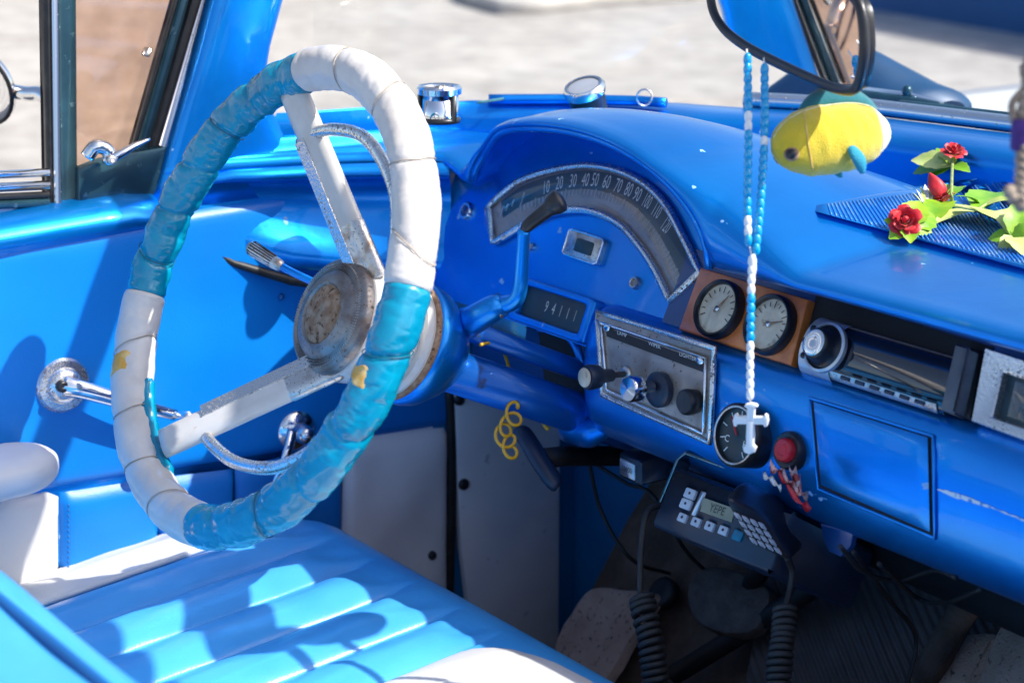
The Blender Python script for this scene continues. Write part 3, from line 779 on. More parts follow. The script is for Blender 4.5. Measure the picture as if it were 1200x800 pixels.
# ================================================================== STEERING WHEEL
TH = math.radians(24.7)
WA = V((0, math.cos(TH), -math.sin(TH))); E1 = V((1,0,0)); E2 = V((0, math.sin(TH), math.cos(TH)))
def wpl(px, py, s): return hit(px, py, WC+WA*s, WA)
def wuv(px, py, s=0):
    q = wpl(px, py, s)-(WC+WA*s); return q.dot(E1), q.dot(E2)
def wang(px, py, s=0):
    u, v = wuv(px, py, s); return math.atan2(v, u)
def wpt(r, a, s=0): return WC+WA*s+E1*(r*math.cos(a))+E2*(r*math.sin(a))
WR = .2135
aA0, aA1 = wang(362,78), wang(474,338)      # white, from the top clockwise to the right
aC0, aC1 = wang(236,615), wang(160,345)
deg = math.degrees
def rim_r(a, ps, S):
    a0, a1, r0, seams, seed, ph, lump, PINK, lace, cre = S
    t = (a-a0)/(a1-a0)
    sv0 = t*seams+ph; kk = round(sv0); tl = .10+.22*abs(nz((kk*1.9, seed*5.1, 4), 1)); sv = sv0+tl*math.sin(ps+seed+kk); d = abs(sv-round(sv))/seams*abs(a1-a0)*WR
    pin = PINK*(.0026*math.exp(-(d/.003)**2)+.0012*math.exp(-(d/.013)**2))
    c, s_ = math.cos(ps), math.sin(ps)
    rr = r0-pin+lump*1.2*nz((a*11, c*.65, s_*.65), 1, seed)
    n = nz((a*7+1.5*s_, c*1.0, s_*1.0), 1, seed+9); rr -= cre*max(0, .16-abs(n))/.16
    n = nz((a*13-2.0*c, c*1.3, s_*1.3), 1, seed+17); rr -= cre*.6*max(0, .14-abs(n))/.14
    inner = max(0, -c); rr += lace*inner*math.sin(a*52+seed+3*nz((a*3, 0, seed), 1))*(.5+.8*nz((a*5, 2, seed), 1))
    return rr
def rimp(a, ps, r): return WC+(E1*math.cos(a)+E2*math.sin(a))*(WR+r*math.cos(ps))-WA*(r*math.sin(ps))
SECT = []
def arc_section(a0, a1, r0, seams, seed, ph=0, lump=.0012, PINK=1, lace=.0016, cre=.001):
    """cover tube from angle a0 to a1 (radians, decreasing = clockwise)"""
    S = (a0, a1, r0, seams, seed, ph, lump, PINK, lace, cre); SECT.append(S)
    n = int(abs(a1-a0)/math.radians(.32)); rows = []
    for i in range(n+1):
        t = i/n; a = lerp(a0, a1, t); edge = min(t, 1-t)*n
        rows.append([rimp(a, 2*PI*k/36, rim_r(a, 2*PI*k/36, S)-.0015*max(0, 1-edge/3)) for k in range(36)])
    return MB().grid(rows, closeu=True, cap0=True, cap1=True)
SW = MB().tube([wpt(WR, 2*PI*i/96) for i in range(96)], .014, 10, closed=True).build('steering_wheel', 'black_soft', CAR)
def seams_of(a0, a1, r0, seams, seed, ph, m):
    k = 1
    while k-ph-.12 < seams:
        if k-ph > .12 and (k-ph) < seams-.12:
            jit = .5*nz((k*3.7, seed*2.2, 0), 1); tl = .10+.22*abs(nz((k*1.9, seed*5.1, 4), 1)); pts = []
            for j in range(32):
                ps = 2*PI*j/32; t = (k-ph+jit*0-tl*math.sin(ps+seed+k))/seams; a = lerp(a0, a1, t)+.006*nz((math.cos(ps)*1.5, math.sin(ps)*1.5, k+seed), 1)
                rr = r0-.0010
                pts.append(WC+(E1*math.cos(a)+E2*math.sin(a))*(WR+rr*math.cos(ps))-WA*(rr*math.sin(ps)))
            if m == 'seam' or k % 3 == 1: MB().tube(pts, .00055, 6, closed=True).build('cover_seam', m, SW)
        k += 1
def norm_cw(a, ref):
    while a > ref: a -= 2*PI
    return a
a1_ = norm_cw(aA1, aA0); c0_ = norm_cw(aC0, a1_); c1_ = norm_cw(aC1, c0_); d1_ = norm_cw(aA0, c1_)
for (p, q, m, s, ns, lp, rr) in ((aA0, a1_, 'rim_white', 1, 4.3, .0008, .0205), (a1_, c0_, 'rim_teal', 2, 5.4, .0016, .0206), (c0_, c1_, 'rim_white', 3, 4.6, .0009, .0205), (c1_, d1_, 'rim_teal', 4, 6.5, .0022, .0200)):
    arc_section(p, q, rr, ns, s, .15, lp, .55 if m == 'rim_white' else .75, .0007 if m == 'rim_white' else .0014, .0006 if m == 'rim_white' else .0013).build('rim_cover', m, SW)
for (p, q, m, s, ns, rr) in ((aA0, a1_, 'seam', 1, 4.3, .0205), (a1_, c0_, 'seam_teal', 2, 5.4, .0206), (c0_, c1_, 'seam', 3, 4.6, .0205), (c1_, d1_, 'seam_teal', 4, 6.5, .0200)):
    seams_of(p, q, rr, ns, s, .15, m)
# lacing flap on the inside of the left white section (turquoise backing showing)
def flap(a0, a1, sd):
    rows = []
    n = 90
    for i in range(n+1):
        a = lerp(a0, a1, i/n); d = E1*math.cos(a)+E2*math.sin(a); w = .006+.003*nz((a*6,0,sd), 3)
        base = WR-.0165; e = min(1, min(i, n-i)/6)
        rows.append([WC+d*(base)+WA*(-.004), WC+d*(base-.0045*e-w*.5*e)+WA*(.004+.002*math.sin(a*55)), WC+d*(base-.003*e-w*.35*e)+WA*.011, WC+d*(base+.006)+WA*.014])
    return MB().grid(rows, closeu=True, cap0=True, cap1=True)
flap(c1_+.42, c0_-.45, 2).build('cover_lacing', 'rim_teal', SW)
# glue-stained patches of the cover
def patchband(px, py, da0, da1, ps0, ps1, S, sd):
    ac = wang(px, py); ac = norm_cw(ac, S[0]); rows = []
    for i in range(17):
        u = i/16; r = []
        for k in range(17):
            v = k/16; ps = lerp(ps0, ps1, v)
            aa = ac+lerp(da0, da1, u)+.022*nz((v*3, u*1.2, sd), 1); pp = ps+.25*nz((u*3, v, sd+3), 1)
            r.append(rimp(aa, pp, rim_r(aa, pp, S)+(.00035 if 0 < i < 16 and 0 < k < 16 else -.0003)))
        rows.append(r)
    return MB().grid(rows).build('stain_patch', 'stain', SW)
patchband(154, 432, -.05, .05, .2, 2.3, SECT[2], 1)
patchband(440, 440, -.05, .02, 1.0, 2.9, SECT[1], 4)
# spokes
HS = .078
def spoke(px_r, py_r, px_h, py_h):
    a = wpl(px_r, py_r, .004); b = wpl(px_h, py_h, .092)
    d = (b-a).normalized(); w = d.cross(WA).normalized()
    if w.dot(V((-1,0,0))+E2*.6) < 0: w = -w      # towards the upper left of the wheel
    n = w.cross(d).normalized()
    if n.dot(WA) > 0: n = -n                      # towards the driver
    rows = []; R2 = []
    for i in range(25):
        t = i/24; p = lerp(a, b, t); hw = lerp(.0165, .0185, t); r = []
        for k in range(24):
            th = 2*PI*k/24; cs, sn = math.cos(th), math.sin(th)
            g_ = -.0045*math.exp(-((cs+.15)/.10)**2) if sn > 0 else 0
            r.append(p+w*(hw*cs)+n*((.0095*abs(sn)**.9+g_) if sn > 0 else -.008*abs(sn)))
        rows.append(r)
        if i >= 6:
            q = p+w*(hw*.62)
            R2.append([q-w*.0095+n*.0050, q-w*.0080+n*.0104, q+w*.0052+n*.0096, q+w*.0082+n*.004, q+w*.0082-n*.003, q-w*.0095-n*.003])
    s = MB().grid(rows, closeu=True, cap0=True, cap1=True).build('spoke', 'spoke_white', SW)
    MB().grid([[p+(p-sum(r, V())/len(r))*(.06 if 0 < j < 5 else -.02) for p in r] for j, r in enumerate([[lerp(a_, b_, f) for a_, b_ in zip(rows[17], rows[24])] for f in (0,.06,.3,.6,.94,1)])], closeu=True).build('spoke_root', 'chrome_rust', SW)
    MB().grid(R2, closeu=True, cap0=True, cap1=True).build('spoke_strip', 'chrome_pit', SW, auto=35)
spoke(343, 104, 436, 330)
spoke(192, 520, 398, 424)
# horn ring
hp = [(352,166,.030),(364,157,.024),(392,152,.020),(425,160,.020),(449,190,.020),(464,236,.020),(462,300,.022),(455,345,.022),(438,410,.022),(408,480,.022),(372,522,.020),(325,547,.020),(280,543,.020),(250,522,.022),(232,497,.026)]
MB().tube(cat([wpl(*q) for q in hp], 8), .0062, 10, flat=.8, up=-WA).build('horn_ring', 'chrome_pit', SW)
# hub
MB().lathe([(.074,.030),(.080,.050),(.086,.056),(.10,.057),(.13,.053),(.150,.046)], WC, WA, 40).build('hub', 'spoke_white', SW, auto=40)
MB().lathe([(.067,0.028),(.065,.030),(.066,.036),(.070,.042),(.0715,.0430),(.0700,.0440),(.0715,.0452),(.0700,.0464),(.0715,.0478),(.0702,.0490),(.0722,.0510),(.0728,.053),(.0765,.0562),(.083,.0565),(.083,.030)], WC, WA, 56, cap0=False, cap1=False).build('hub_cap', 'hub_metal', SW, auto=50)
MB().lathe([(.0675,.0285),(.065,.024),(.0635,.012),(.063,0)], WC, WA, 40, cap0=False).build('horn_button', 'rust', SW)
for k in range(24):
    pass
mb = MB()
for k in range(120):
    a = 2*PI*k/120; p = WC+WA*.0705+E1*(.0475*math.cos(a))+E2*(.0475*math.sin(a)); d = E1*math.cos(a)+E2*math.sin(a)
    mb.box(p+WA*.0006, d*.0036, d.cross(WA)*.00025, WA*.0004, .0001)
mb.build('hub_ribs', 'chrome_rust', SW)
MB().lathe([(.146,.030),(.148,.054),(.153,.057),(.156,.0565)], WC, WA, 48).build('hub_flange', 'spoke_white', SW, auto=40)
MB().lathe([(.156,.057),(.1575,.059),(.161,.059),(.163,.058)], WC, WA, 48).build('hub_gasket', 'rust', SW, auto=40)
# column
colm = MB().lathe([(.160,.050),(.162,.058),(.166,.0602),(.176,.060),(.186,.0575),(.196,.051),(.204,.046),(.209,.041),(.215,.036),(.222,.028)], WC, WA, 48).build('steering_column', 'paint', CAR, auto=60)
MB().tube([WC+WA*.205-E2*.012, WC+WA*.62-E2*.012], .0215, 24).build('column_tube', 'column', colm)
MB().tube([WC+WA*.195+E2*.030, WC+WA*.55+E2*.030], .0105, 18).build('shift_tube', 'column', colm)
D0 = (WC+WA*.23-CAM).dot(CF)-.055
MB().tube([hd(548,378,D0+.02), hd(556,374,D0), hd(578,361,D0-.01), hd(590,356,D0-.012)], lambda t: .0155-.004*t, 18).build('shift_housing', 'paint', colm)
lv = cat([hd(585,358,D0-.012), hd(600,354,D0-.02), hd(608,344,D0-.026), hd(611,320,D0-.03), hd(614,268,D0-.045)], 8)
sl = MB().tube(lv, lambda t: .0088-.003*t, 14).build('shift_lever', 'paint', colm)
MB().tube(cat([hd(612,272,D0-.045), hd(622,261,D0-.05), hd(640,247,D0-.055), hd(650,239,D0-.058), hd(660,232,D0-.06)], 6), lambda t: interp([(0,.003),(.15,.006),(.55,.0075),(.72,.0108),(.9,.0115),(.97,.009),(1,.004)], t), 18).build('shift_knob', 'black', colm)
MB().ellipsoid(hd(586,366,D0-.012), (CR*.006, CU*.006, CF*.008)).build('rusty_bolt', 'chrome_rust', colm)
# turn signal stalk
D1 = (WC+WA*.17-CAM).dot(CF)+.02
MB().tube(cat([hd(395,346,D1-.03), hd(370,332,D1-.01), hd(345,320,D1), hd(328,311,D1+.01)], 5), .0038, 10).build('signal_stalk', 'paint', colm)
st = [hd(331,313,D1+.008), hd(326,310,D1+.01), hd(312,302,D1+.015), hd(300,294,D1+.02), hd(291,288,D1+.023)]
MB().tube(cat(st, 4), lambda t: interp([(0,.004),(.2,.006),(.8,.0078),(.95,.0068),(1,.004)], t), 16).build('stalk_knob', 'chrome_rust', colm)
mb = MB()
for k in range(16):
    a = 2*PI*k/16; d = (st[-1]-st[1]).normalized(); u = d.orthogonal().normalized(); w = d.cross(u); o = u*math.cos(a)*.0068+w*math.sin(a)*.0068
    mb.tube([lerp(st[1],st[-1],.15)+o*.93, lerp(st[1],st[-1],.88)+o*1.06], .0007, 5)
mb.build('knob_ribs', 'black', colm)
# wrapped blue column bracket
rows = []
bc = [hd(655,494,2.03), hd(668,500,2.02), hd(684,503,2.0), hd(700,500,1.99), hd(712,494,1.98)]
bc = cat(bc, 4)
for i, p in enumerate(bc):
    t = i/(len(bc)-1)
    rows.append([p+CU*((.016+.003*nz(p, 60))*math.sin(a)-.004*math.sin(t*PI))+CF*(.022*math.cos(a))+CR*(.003*nz(p+V((a,0,0)), 30)) for a in [2*PI*k/16 for k in range(16)]])
MB().grid(rows, closeu=True, cap0=True, cap1=True).build('column_clamp', 'paint', colm)
# parking brake pull handle
ph = MB().tube(cat([hd(608,503,2.02), hd(616,512,2.01), hd(632,538,2.0), hd(648,562,1.99), hd(655,568,1.99)], 6), lambda t: interp([(0,.006),(.1,.010),(.5,.011),(.9,.010),(1,.006)], t), 14, flat=.75).build('brake_handle', 'navy_plastic', CAR)
MB().tube([hd(634,537,2.01), hd(665,534,2.05), hd(760,534,2.15)], .011, 12).build('handle_rod', 'black_soft', ph)
# ================================================================== INSTRUMENTS
def res(pts, n):
    pts = cat(pts, 12); L = [0]
    for a, b in zip(pts, pts[1:]): L.append(L[-1]+(b-a).length)
    out = []; j = 0
    for i in range(n+1):
        d = L[-1]*i/n
        while j < len(L)-2 and L[j+1] < d: j += 1
        k = (d-L[j])/max(1e-9, L[j+1]-L[j]); out.append(lerp(pts[j], pts[j+1], k))
    return out
OUT = [(574,244),(590,229),(612,213),(640,203),(668,197),(690,195),(716,198),(742,207),(765,222),(785,245),(803,279),(823,320)]
INN = [(581,285),(598,275),(620,262),(645,251),(668,246.5),(690,247),(712,254),(732,266),(748,284),(762,303),(775,326),(788,354)]
O = res([fc(*q, .002) for q in OUT], 60); I = res([fc(*q, .002) for q in INN], 60)
spd = MB().grid([O, [lerp(a, b, .5) for a, b in zip(O, I)], I]).build('speedometer', 'dial_brown', CAR)
b0 = [lerp(a, b, .10)+FN*.0006 for a, b in zip(O, I)]; b1 = [lerp(a, b, .52)+FN*.0006 for a, b in zip(O, I)]
MB().grid([b0[3:58], b1[3:58]]).build('number_band', 'dial_dark', spd)
fr = O+I[::-1]
MB().tube([p+FN*.003 for p in fr], .0042, 8, closed=True).build('bezel', 'chrome_pit', spd)
MB().tube([p+FN*.003+(a-p).normalized()*-.002 for p, a in zip(I[2:58], O[2:58])], .0028, 8).build('bezel_highlight', 'chrome_clean', spd)
rows = []
for k in range(7):
    t = k/6; rows.append([lerp(a, b, t)+FN*(.004+.009*math.sin(PI*t)) for a, b in zip(O, I)])
MB().grid(rows).build('lens', 'lens', spd)
NP = [(655.6,215,'20'),(671.4,212.6,'30'),(686,211.5,'40'),(697.3,211.5,'50'),(710.8,213.8,'60'),(724.3,218.3,'70'),(736.6,222.8,'80'),(746.8,228.4,'90'),(758,236.5,'100'),(769.3,247.5,'110'),(780.5,264.5,'120'),(640,220,'10')]
mb = MB()
for px, py, s in NP:
    p = fc(px, py, .0032)
    j = min(range(61), key=lambda i: (lerp(O[i], I[i], .3)-p).length); j = min(max(j, 1), 59)
    up = (O[j]-I[j]).normalized(); rt = up.cross(FN).normalized()
    if rt.x < 0: rt = -rt
    mb.text(s, p, rt, up, .0208, .0, sx=.56 if len(s) < 3 else .42)
for px, py, l in ((612,234,.016),(601,238,.008),(594,243,.008),(588,248,.014)):
    p = fc(px, py, .003); mb.box(p, FU*l*.5, E1*.0007, FN*.0003, .0001)
mb.build('numerals', 'white_mark', spd)
mb = MB()
for i in range(8, 58):
    p = lerp(O[i], I[i], .60)+FN*.0012; d = (O[i]-I[i]).normalized(); mb.box(p, d*(.003 if i % 4 else .005), d.cross(FN)*.0004, FN*.0002, .0001)
mb.build('tick_marks', 'white_mark', spd)
# little clock window below
def rrect(cx, cy, ex, ey, r=.25, n=5):
    pts = []
    for (sx, sy, a0) in ((1,1,0),(-1,1,PI/2),(-1,-1,PI),(1,-1,1.5*PI)):
        for k in range(n):
            a = a0+PI/2*k/(n-1); pts.append((sx*(1-r)+r*math.cos(a), sy*(1-r)+r*math.sin(a)))
    return pts
c = fc(688, 290.5); ex = (fc(708,297)-fc(668,284))/2; ey = FU*.0135
ow = MB().slab([c+ex*a+ey*b for a, b in rrect(0,0,0,0)], FN, .007, .003).build('odometer_window', 'chrome_rust', CAR, auto=30)
MB().slab([c+FN*.0071+ex*(.12+a*.5)+ey*b*.52 for a, b in rrect(0,0,0,0)], FN, .001, .0004).build('window_pane', 'dial_dark', ow)
MB().tube([c+FN*.006+ex*a+ey*b for a, b in rrect(0,0,0,0)], .0014, 6, closed=True).build('window_rim', 'chrome_clean', ow)
for q, r, m, lens in (((746,332),.0065,'chrome_rust',None),((624,290),.0055,'chrome',None),((521,243),.0105,'chrome',('amber',)),((548,248),.0105,'chrome',('indigo',))):
    b = MB().lathe([(-.001,r),(.003,r),(.005,r*.85),(.0045,r*.62),(.003,r*.6)], fc(*q), FN, 24).build('indicator_light' if lens else 'panel_knob', m, CAR, auto=40)
    if lens: MB().lathe([(.003,r*.66),(.0045,r*.5),(.005,0)], fc(*q), FN, 20, cap0=False).build('indicator_lens', lens[0], b)
    else: MB().lathe([(.003,r*.6),(.0033,0)], fc(*q), FN, 16, cap0=False).build('knob_center', 'dial_brown', b)
# odometer brow with recessed digits
def boxq(c, ex, ey, ez, b, name, m, par): return MB().box(c, ex, ey, ez, b).build(name, m, par, auto=40)
oc = hit(645, 362, FP+FN*.012, FN)
ob = MB()
bw = (hit(690,380,FP+FN*.012,FN)-hit(600,345,FP+FN*.012,FN)); bw = V((bw.length/2,0,0)); bh = FU*.0235
fo = [oc+bw*a+bh*b for a, b in rrect(0,0,0,0,.15)]; fi = [oc+bw*a*.80+bh*b*.66+bh*.02 for a, b in rrect(0,0,0,0,.15)]
ob.grid([[p-FN*.02 for p in fo], fo, [lerp(p, q, .15)+FN*.002 for p, q in zip(fo, fi)], [lerp(p, q, .8)+FN*.002 for p, q in zip(fo, fi)], fi, [p-FN*.007 for p in fi]], closeu=True)
od = ob.build('odometer', 'paint', CAR)
MB().slab([p-FN*.0085 for p in fi], FN, .0015, .0003).build('odometer_face', 'dial_dark', od, smooth=False)
mb = MB()
for k, s in enumerate('94111'):
    mb.text(s, oc+bw*(-.22+.18*k)+bh*.02-FN*.0062, E1, FU, .017, 0, sx=.6)
mb.build('odometer_digits', 'dial_cream', od)
# vent strip left of the column
v0, v1, v2, v3 = hy(498,286,.385), hy(618,334,.385), hy(612,402,.385), hy(498,352,.385)
vs = MB().patch(v0, v1, v2, v3, FN, .006, 20, 14, 10).build('heater_vent', 'teal_metal', CAR)
mb = MB()
for t0, t1, w in ((.13,.80,.30),(.16,.95,.62)):
    a = lerp(lerp(v0, v3, w), lerp(v1, v2, w), t0)+FN*.0065; b = lerp(lerp(v0, v3, w), lerp(v1, v2, w), t1)+FN*.0065
    mb.box((a+b)/2, (b-a)/2, (v3-v0).normalized()*.0045, FN*.001, .0005)
mb.build('vent_slots', 'black', vs)
MB().tube([lerp(v0,v1,.02)+FN*.008, lerp(v0,v1,.98)+FN*.008], .0025, 8).build('vent_trim', 'teal_metal', vs)
# column opening
co = [hy(*q, .3725) for q in ((632,384),(655,386),(676,405),(688,440),(694,480),(696,500),(650,500),(640,450))]
MB().slab(co, (0,-1,.0), .002, .0005).build('column_opening', 'dark_void', CAR, smooth=False)
op = cat([hy(632,384,.366), hy(655,386,.364), hy(674,404,.362), hy(686,440,.360), hy(694,484,.358), hy(702,512,.356)], 6)
MB().tube(op, .0045, 8).build('opening_lip', 'paint', CAR)
sd = [V((-.345,.40,.893)), V((-.47,.38,.846)), V((-.66,.38,.846))]
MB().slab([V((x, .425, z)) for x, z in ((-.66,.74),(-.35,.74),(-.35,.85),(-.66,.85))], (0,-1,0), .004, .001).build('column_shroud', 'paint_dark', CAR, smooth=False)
# knob panel (follows the lower dash bulge)
def lc(px, py, w=0):
    y = .345
    for _ in range(12):
        p = hy(px, py, y-w); y = .5*y+.5*lowy(p.z)
    return hy(px, py, y-w)
def lpatch(q, w, nu=16, nv=10):
    a, b, c, d = q; rows = []
    for j in range(nv+1):
        r = []
        for i in range(nu+1):
            u, v = i/nu, j/nv
            px = (a[0]*(1-u)+b[0]*u)*(1-v)+(d[0]*(1-u)+c[0]*u)*v; py = (a[1]*(1-u)+b[1]*u)*(1-v)+(d[1]*(1-u)+c[1]*u)*v
            r.append(lc(px, py, w))
        rows.append(r)
    return rows
KQ = ((700,366),(837,408),(832,518),(706,462))
kp_ = MB().grid(lpatch(KQ, .004)).build('control_panel', 'panel_metal', CAR)
def edge(q, w):
    pts = []
    for a, b in zip(q, q[1:]+q[:1]):
        for k in range(8): pts.append(lc(lerp(a[0],b[0],k/8), lerp(a[1],b[1],k/8), w))
    return pts
MB().tube(edge(KQ, .004), .0032, 8, closed=True).build('panel_frame', 'chrome_pit', kp_)
KI = ((704,378),(827,420),(824,508),(711,457))
MB().tube(edge(KI, .006), .0016, 6, closed=True).build('panel_bead', 'chrome_clean', kp_)
MB().grid(lpatch(((709,383),(824,423),(824,436),(711,394)), .0062, 16, 4)).build('label_strip', 'black', kp_)
mb = MB()
def lname(px, py, s, size):
    p = lc(px, py, .0075); q = lc(px+10, py+3.4, .0075); r = lc(px, py-8, .0075)
    mb.text(s, p, q-p, r-p, size, .0002)
lname(729, 391.5, 'LAMP', .0062); lname(767, 404.5, 'WIPER', .0062); lname(806, 418, 'LIGHTER', .0062)
mb.build('panel_lettering', 'white_mark', kp_)
for q in ((711,384),(820,423)):
    MB().ellipsoid(lc(*q, .008), (V((.005,0,0)), V((0,.002,0)), V((0,0,.004)))).build('panel_jewel', 'chrome_clean', kp_)
KH = []
def knob(px, py, hpx, hpy, prof, m, mr, rod=.003):
    b = lc(px, py, .004); d0 = (b-CAM).dot(CF)
    n = V((0,-1,.1)).normalized()
    # length such that the head lands at the head pixel as well as it can
    best = min([i*.001 for i in range(5, 90)], key=lambda L: (lambda q: (q[0]-hpx)**2+(q[1]-hpy)**2)(proj(b+n*L)))
    k = MB().lathe([(a, r) for a, r in prof], b+n*best, n, 24).build('control_knob', m, kp_, auto=40)
    KH.append(b+n*(best+prof[-1][0]))
    MB().tube([b-n*.002, b+n*best], rod, 10).build('knob_rod', mr, kp_)
    MB().lathe([(0,.008),(.003,.007),(.004,.004),(.004,0)], b, n, 16).build('knob_collar', 'chrome_rust', kp_)
def proj(p):
    d = p-CAM; z = d.dot(CF); return 600+FPX*d.dot(CR)/z, 400-FPX*d.dot(CU)/z
knob(735,438, 692,425, [(-.024,.006),(-.012,.007),(-.006,.0115),(.004,.0125),(.008,.011),(.009,0)], 'navy_plastic', 'black')
MB().lathe([(0,.0095),(.001,.009),(.0015,0)], KH[0], (0,-1,.1), 20).build('knob_face', 'dial_cream', kp_)
knob(778,452, 742,448, [(-.022,.006),(-.010,.008),(-.006,.012),(.004,.0125),(.007,.011),(.008,0)], 'chrome', 'black')
knob(776,456, 772,456, [(-.004,.017),(.002,.017),(.004,.015),(.005,.007),(.0055,0)], 'navy_plastic', 'black')
knob(815,470, 806,467, [(-.010,.011),(0,.0125),(.004,.012),(.006,.010),(.0065,0)], 'black', 'black')
# wooden panel with two round gauges
WQ = [rc(830,317,0), rc(957,355,0), rc(937,433,0), rc(804,390,0)]
wpn = MB().slab(WQ, RN, .012, .003).build('gauge_board', 'wood', CAR, auto=30)
def gauge(px, py, r, dial, needle, lab=None):
    c = rc(px, py, .012)
    g_ = MB().lathe([(0,r),(.007,r),(.010,r*.98),(.0115,r*.93),(.010,r*.86),(.006,r*.84)], c, RN, 44, cap1=False).build('round_gauge', 'black', CAR, auto=50)
    MB().lathe([(.0055,r*.86),(.0056,0)], c, RN, 40, cap0=False).build('dial', dial, g_)
    mb = MB()
    for k in range(13):
        a = PI*(1.15-1.3*k/12); d = V((math.cos(a),0,0))+RU*math.sin(a)
        mb.box(c+RN*.0066+d*r*.66, d*r*(.07 if k % 3 else .11), d.cross(RN)*.0004, RN*.0002, .0001)
    mb.build('dial_marks', 'black', g_)
    a = needle; d = V((math.cos(a),0,0))+RU*math.sin(a)
    MB().tube([c+RN*.0075-d*r*.15, c+RN*.0075+d*r*.62], lambda t: .0014-.001*t, 6).build('needle', 'white_mark' if dial != 'dial_cream' else 'rust', g_)
    MB().lathe([(.0085,.003),(.0105,.0025),(.011,0)], c-RN*.002, RN, 14, cap0=False).build('needle_hub', 'chrome', g_)
    rows = [[c+RN*(.0088+.002*(1-q*q))+V((1,0,0))*(r*.86*q*math.cos(2*PI*k/32))+RU*(r*.86*q*math.sin(2*PI*k/32)) for k in range(32)] for q in (.02,.3,.6,.85,1)]
    MB().grid(rows, closeu=True, cap0=True).build('gauge_lens', 'clear_lens', g_)
gauge(846.5, 364, .0280, 'dial_cream', 1.0)
gauge(906, 382, .0280, 'dial_cream', .35)
# car stereo
S0, S1, S2, S3 = rc(958,345,0), rc(1166,407,0), rc(1128,498,0), rc(938,437,0)
MB().slab([S0+RN*.001, S1+RN*.001, S2+RN*.001, S3+RN*.001], RN, .001, .0002).build('stereo_recess', 'dark_void', CAR, smooth=False)
a = rc(948,402,.018); b = rc(1112,452,.018); ax = (b-a).normalized()
rows = []
for i in range(2):
    p = (a, b)[i]; rows.append([p+RN*(.014*math.cos(t)-.012)+RU*(.024*math.sin(t)) for t in [-1.35+2.7*k/18 for k in range(19)]])
ste = MB().grid([[*r] for r in rows]).build('car_stereo', 'screen', CAR)
def sband(t0, t1, g_, nm, m, a0=-1.4, a1=1.4):
    rows = []
    for i in range(7):
        p = lerp(a, b, lerp(t0, t1, i/6)); rows.append([p+RN*((.014+g_)*math.cos(t)-.012)+RU*((.024+g_)*math.sin(t)) for t in [a0+(a1-a0)*k/18 for k in range(19)]])
    return MB().grid(rows).build(nm, m, ste)
sband(-.03, .20, .002, 'stereo_trim', 'silver')
sband(.20, .96, .0012, 'stereo_rail', 'chrome_rust', -1.25, -.75)
sband(.15, 1.02, .001, 'stereo_edge', 'dial_brown', 1.15, 1.45)
kc = lerp(a, b, .16)+RN*.004
MB().lathe([(0,.0225),(.004,.0225),(.005,.020)], kc, RN, 32, cap1=False).build('volume_ring', 'silver', ste, auto=40)
MB().lathe([(.003,.020),(.005,.017),(.010,.0145),(.016,.014),(.018,.0125),(.0185,.011)], kc, RN, 32, cap0=False, cap1=False).build('volume_knob', 'black', ste, auto=40)
MB().lathe([(.0183,.0118),(.0192,.010),(.0188,.006),(.0185,0)], kc, RN, 28, cap0=False).build('knob_cap', 'chrome', ste)
for dv in ((-.02,.013),(-.024,.001),(-.02,-.012)):
    MB().lathe([(0,.003),(.002,.0028),(.0022,0)], kc+ax*dv[0]+RU*dv[1]*1+RN*.0025, RN, 12).build('stereo_button', 'black', ste)
mb = MB()
for k in range(6):
    p = lerp(a, b, .36+.105*k)-RU*.020+RN*.0045; mb.box(p, ax*.005, RU*.0018, RN*.0015, .0005)
mb.build('preset_keys', 'navy_plastic', ste)
p0, p1 = rc(1136,408,.012), rc(1118,486,.012)
MB().box((p0+p1)/2, (p1-p0)/2, ax*.008, RN*.010, .002).build('stereo_bracket', 'grey_strap', CAR)
p0, p1 = rc(1150,414,.004), rc(1136,492,.004)
MB().box((p0+p1)/2, (p1-p0)/2, ax*.006, RN*.005, .002).build('recess_gasket', 'black_soft', CAR)
# square chrome bezel at right
B4 = [rc(1165,412,.004), rc(1330,465,.004), rc(1316,560,.004), rc(1149,498,.004)]; bcn = sum(B4, V())/4
def ins(P, k): return [lerp(p, bcn, k) for p in P]
I4 = [rc(1184,440,.004), rc(1310,480,.004), rc(1298,535,.004), rc(1172,492,.004)]
bz = MB().grid([B4, [p+RN*.012 for p in B4], [p+RN*.014 for p in [lerp(q, r, .08) for q, r in zip(B4, I4)]], [p+RN*.012 for p in [lerp(q, r, .85) for q, r in zip(B4, I4)]], [p+RN*.010 for p in I4], [p-RN*.0 for p in I4]], closeu=True).build('square_bezel', 'chrome_pit', CAR, auto=30)
MB().slab([p+RN*.0015 for p in I4], RN, .001, .0002).build('bezel_face', 'dial_dark', bz, smooth=False)
MB().slab([lerp(p, bcn, .2)+RN*.004 for p in I4], RN, .002, .0006).build('bezel_lens', 'lens', bz)
# ash tray door
AQ = ((953.5,470.5),(1087,512.5),(1089.5,623),(962,568))
MB().grid(lpatch(((951,467),(1092,510),(1094,628),(960,570)), .0012, 18, 14)).build('ashtray_shadow_gap', 'dark_void', CAR)  # near-black sheet paints the shadow in the gap round the door
rows = lpatch(AQ, .003, 18, 14)
mid = lpatch(AQ, .0045, 18, 14)
for j in range(1, 14):
    for i in range(1, 18): rows[j][i] = mid[j][i]
ash = MB().grid(rows).build('ashtray_door', 'paint', CAR)
MB().tube(edge(((949,466),(1094,511),(1096,630),(959,573)), .001), .0018, 8, closed=True).build('ashtray_surround', 'paint', CAR)
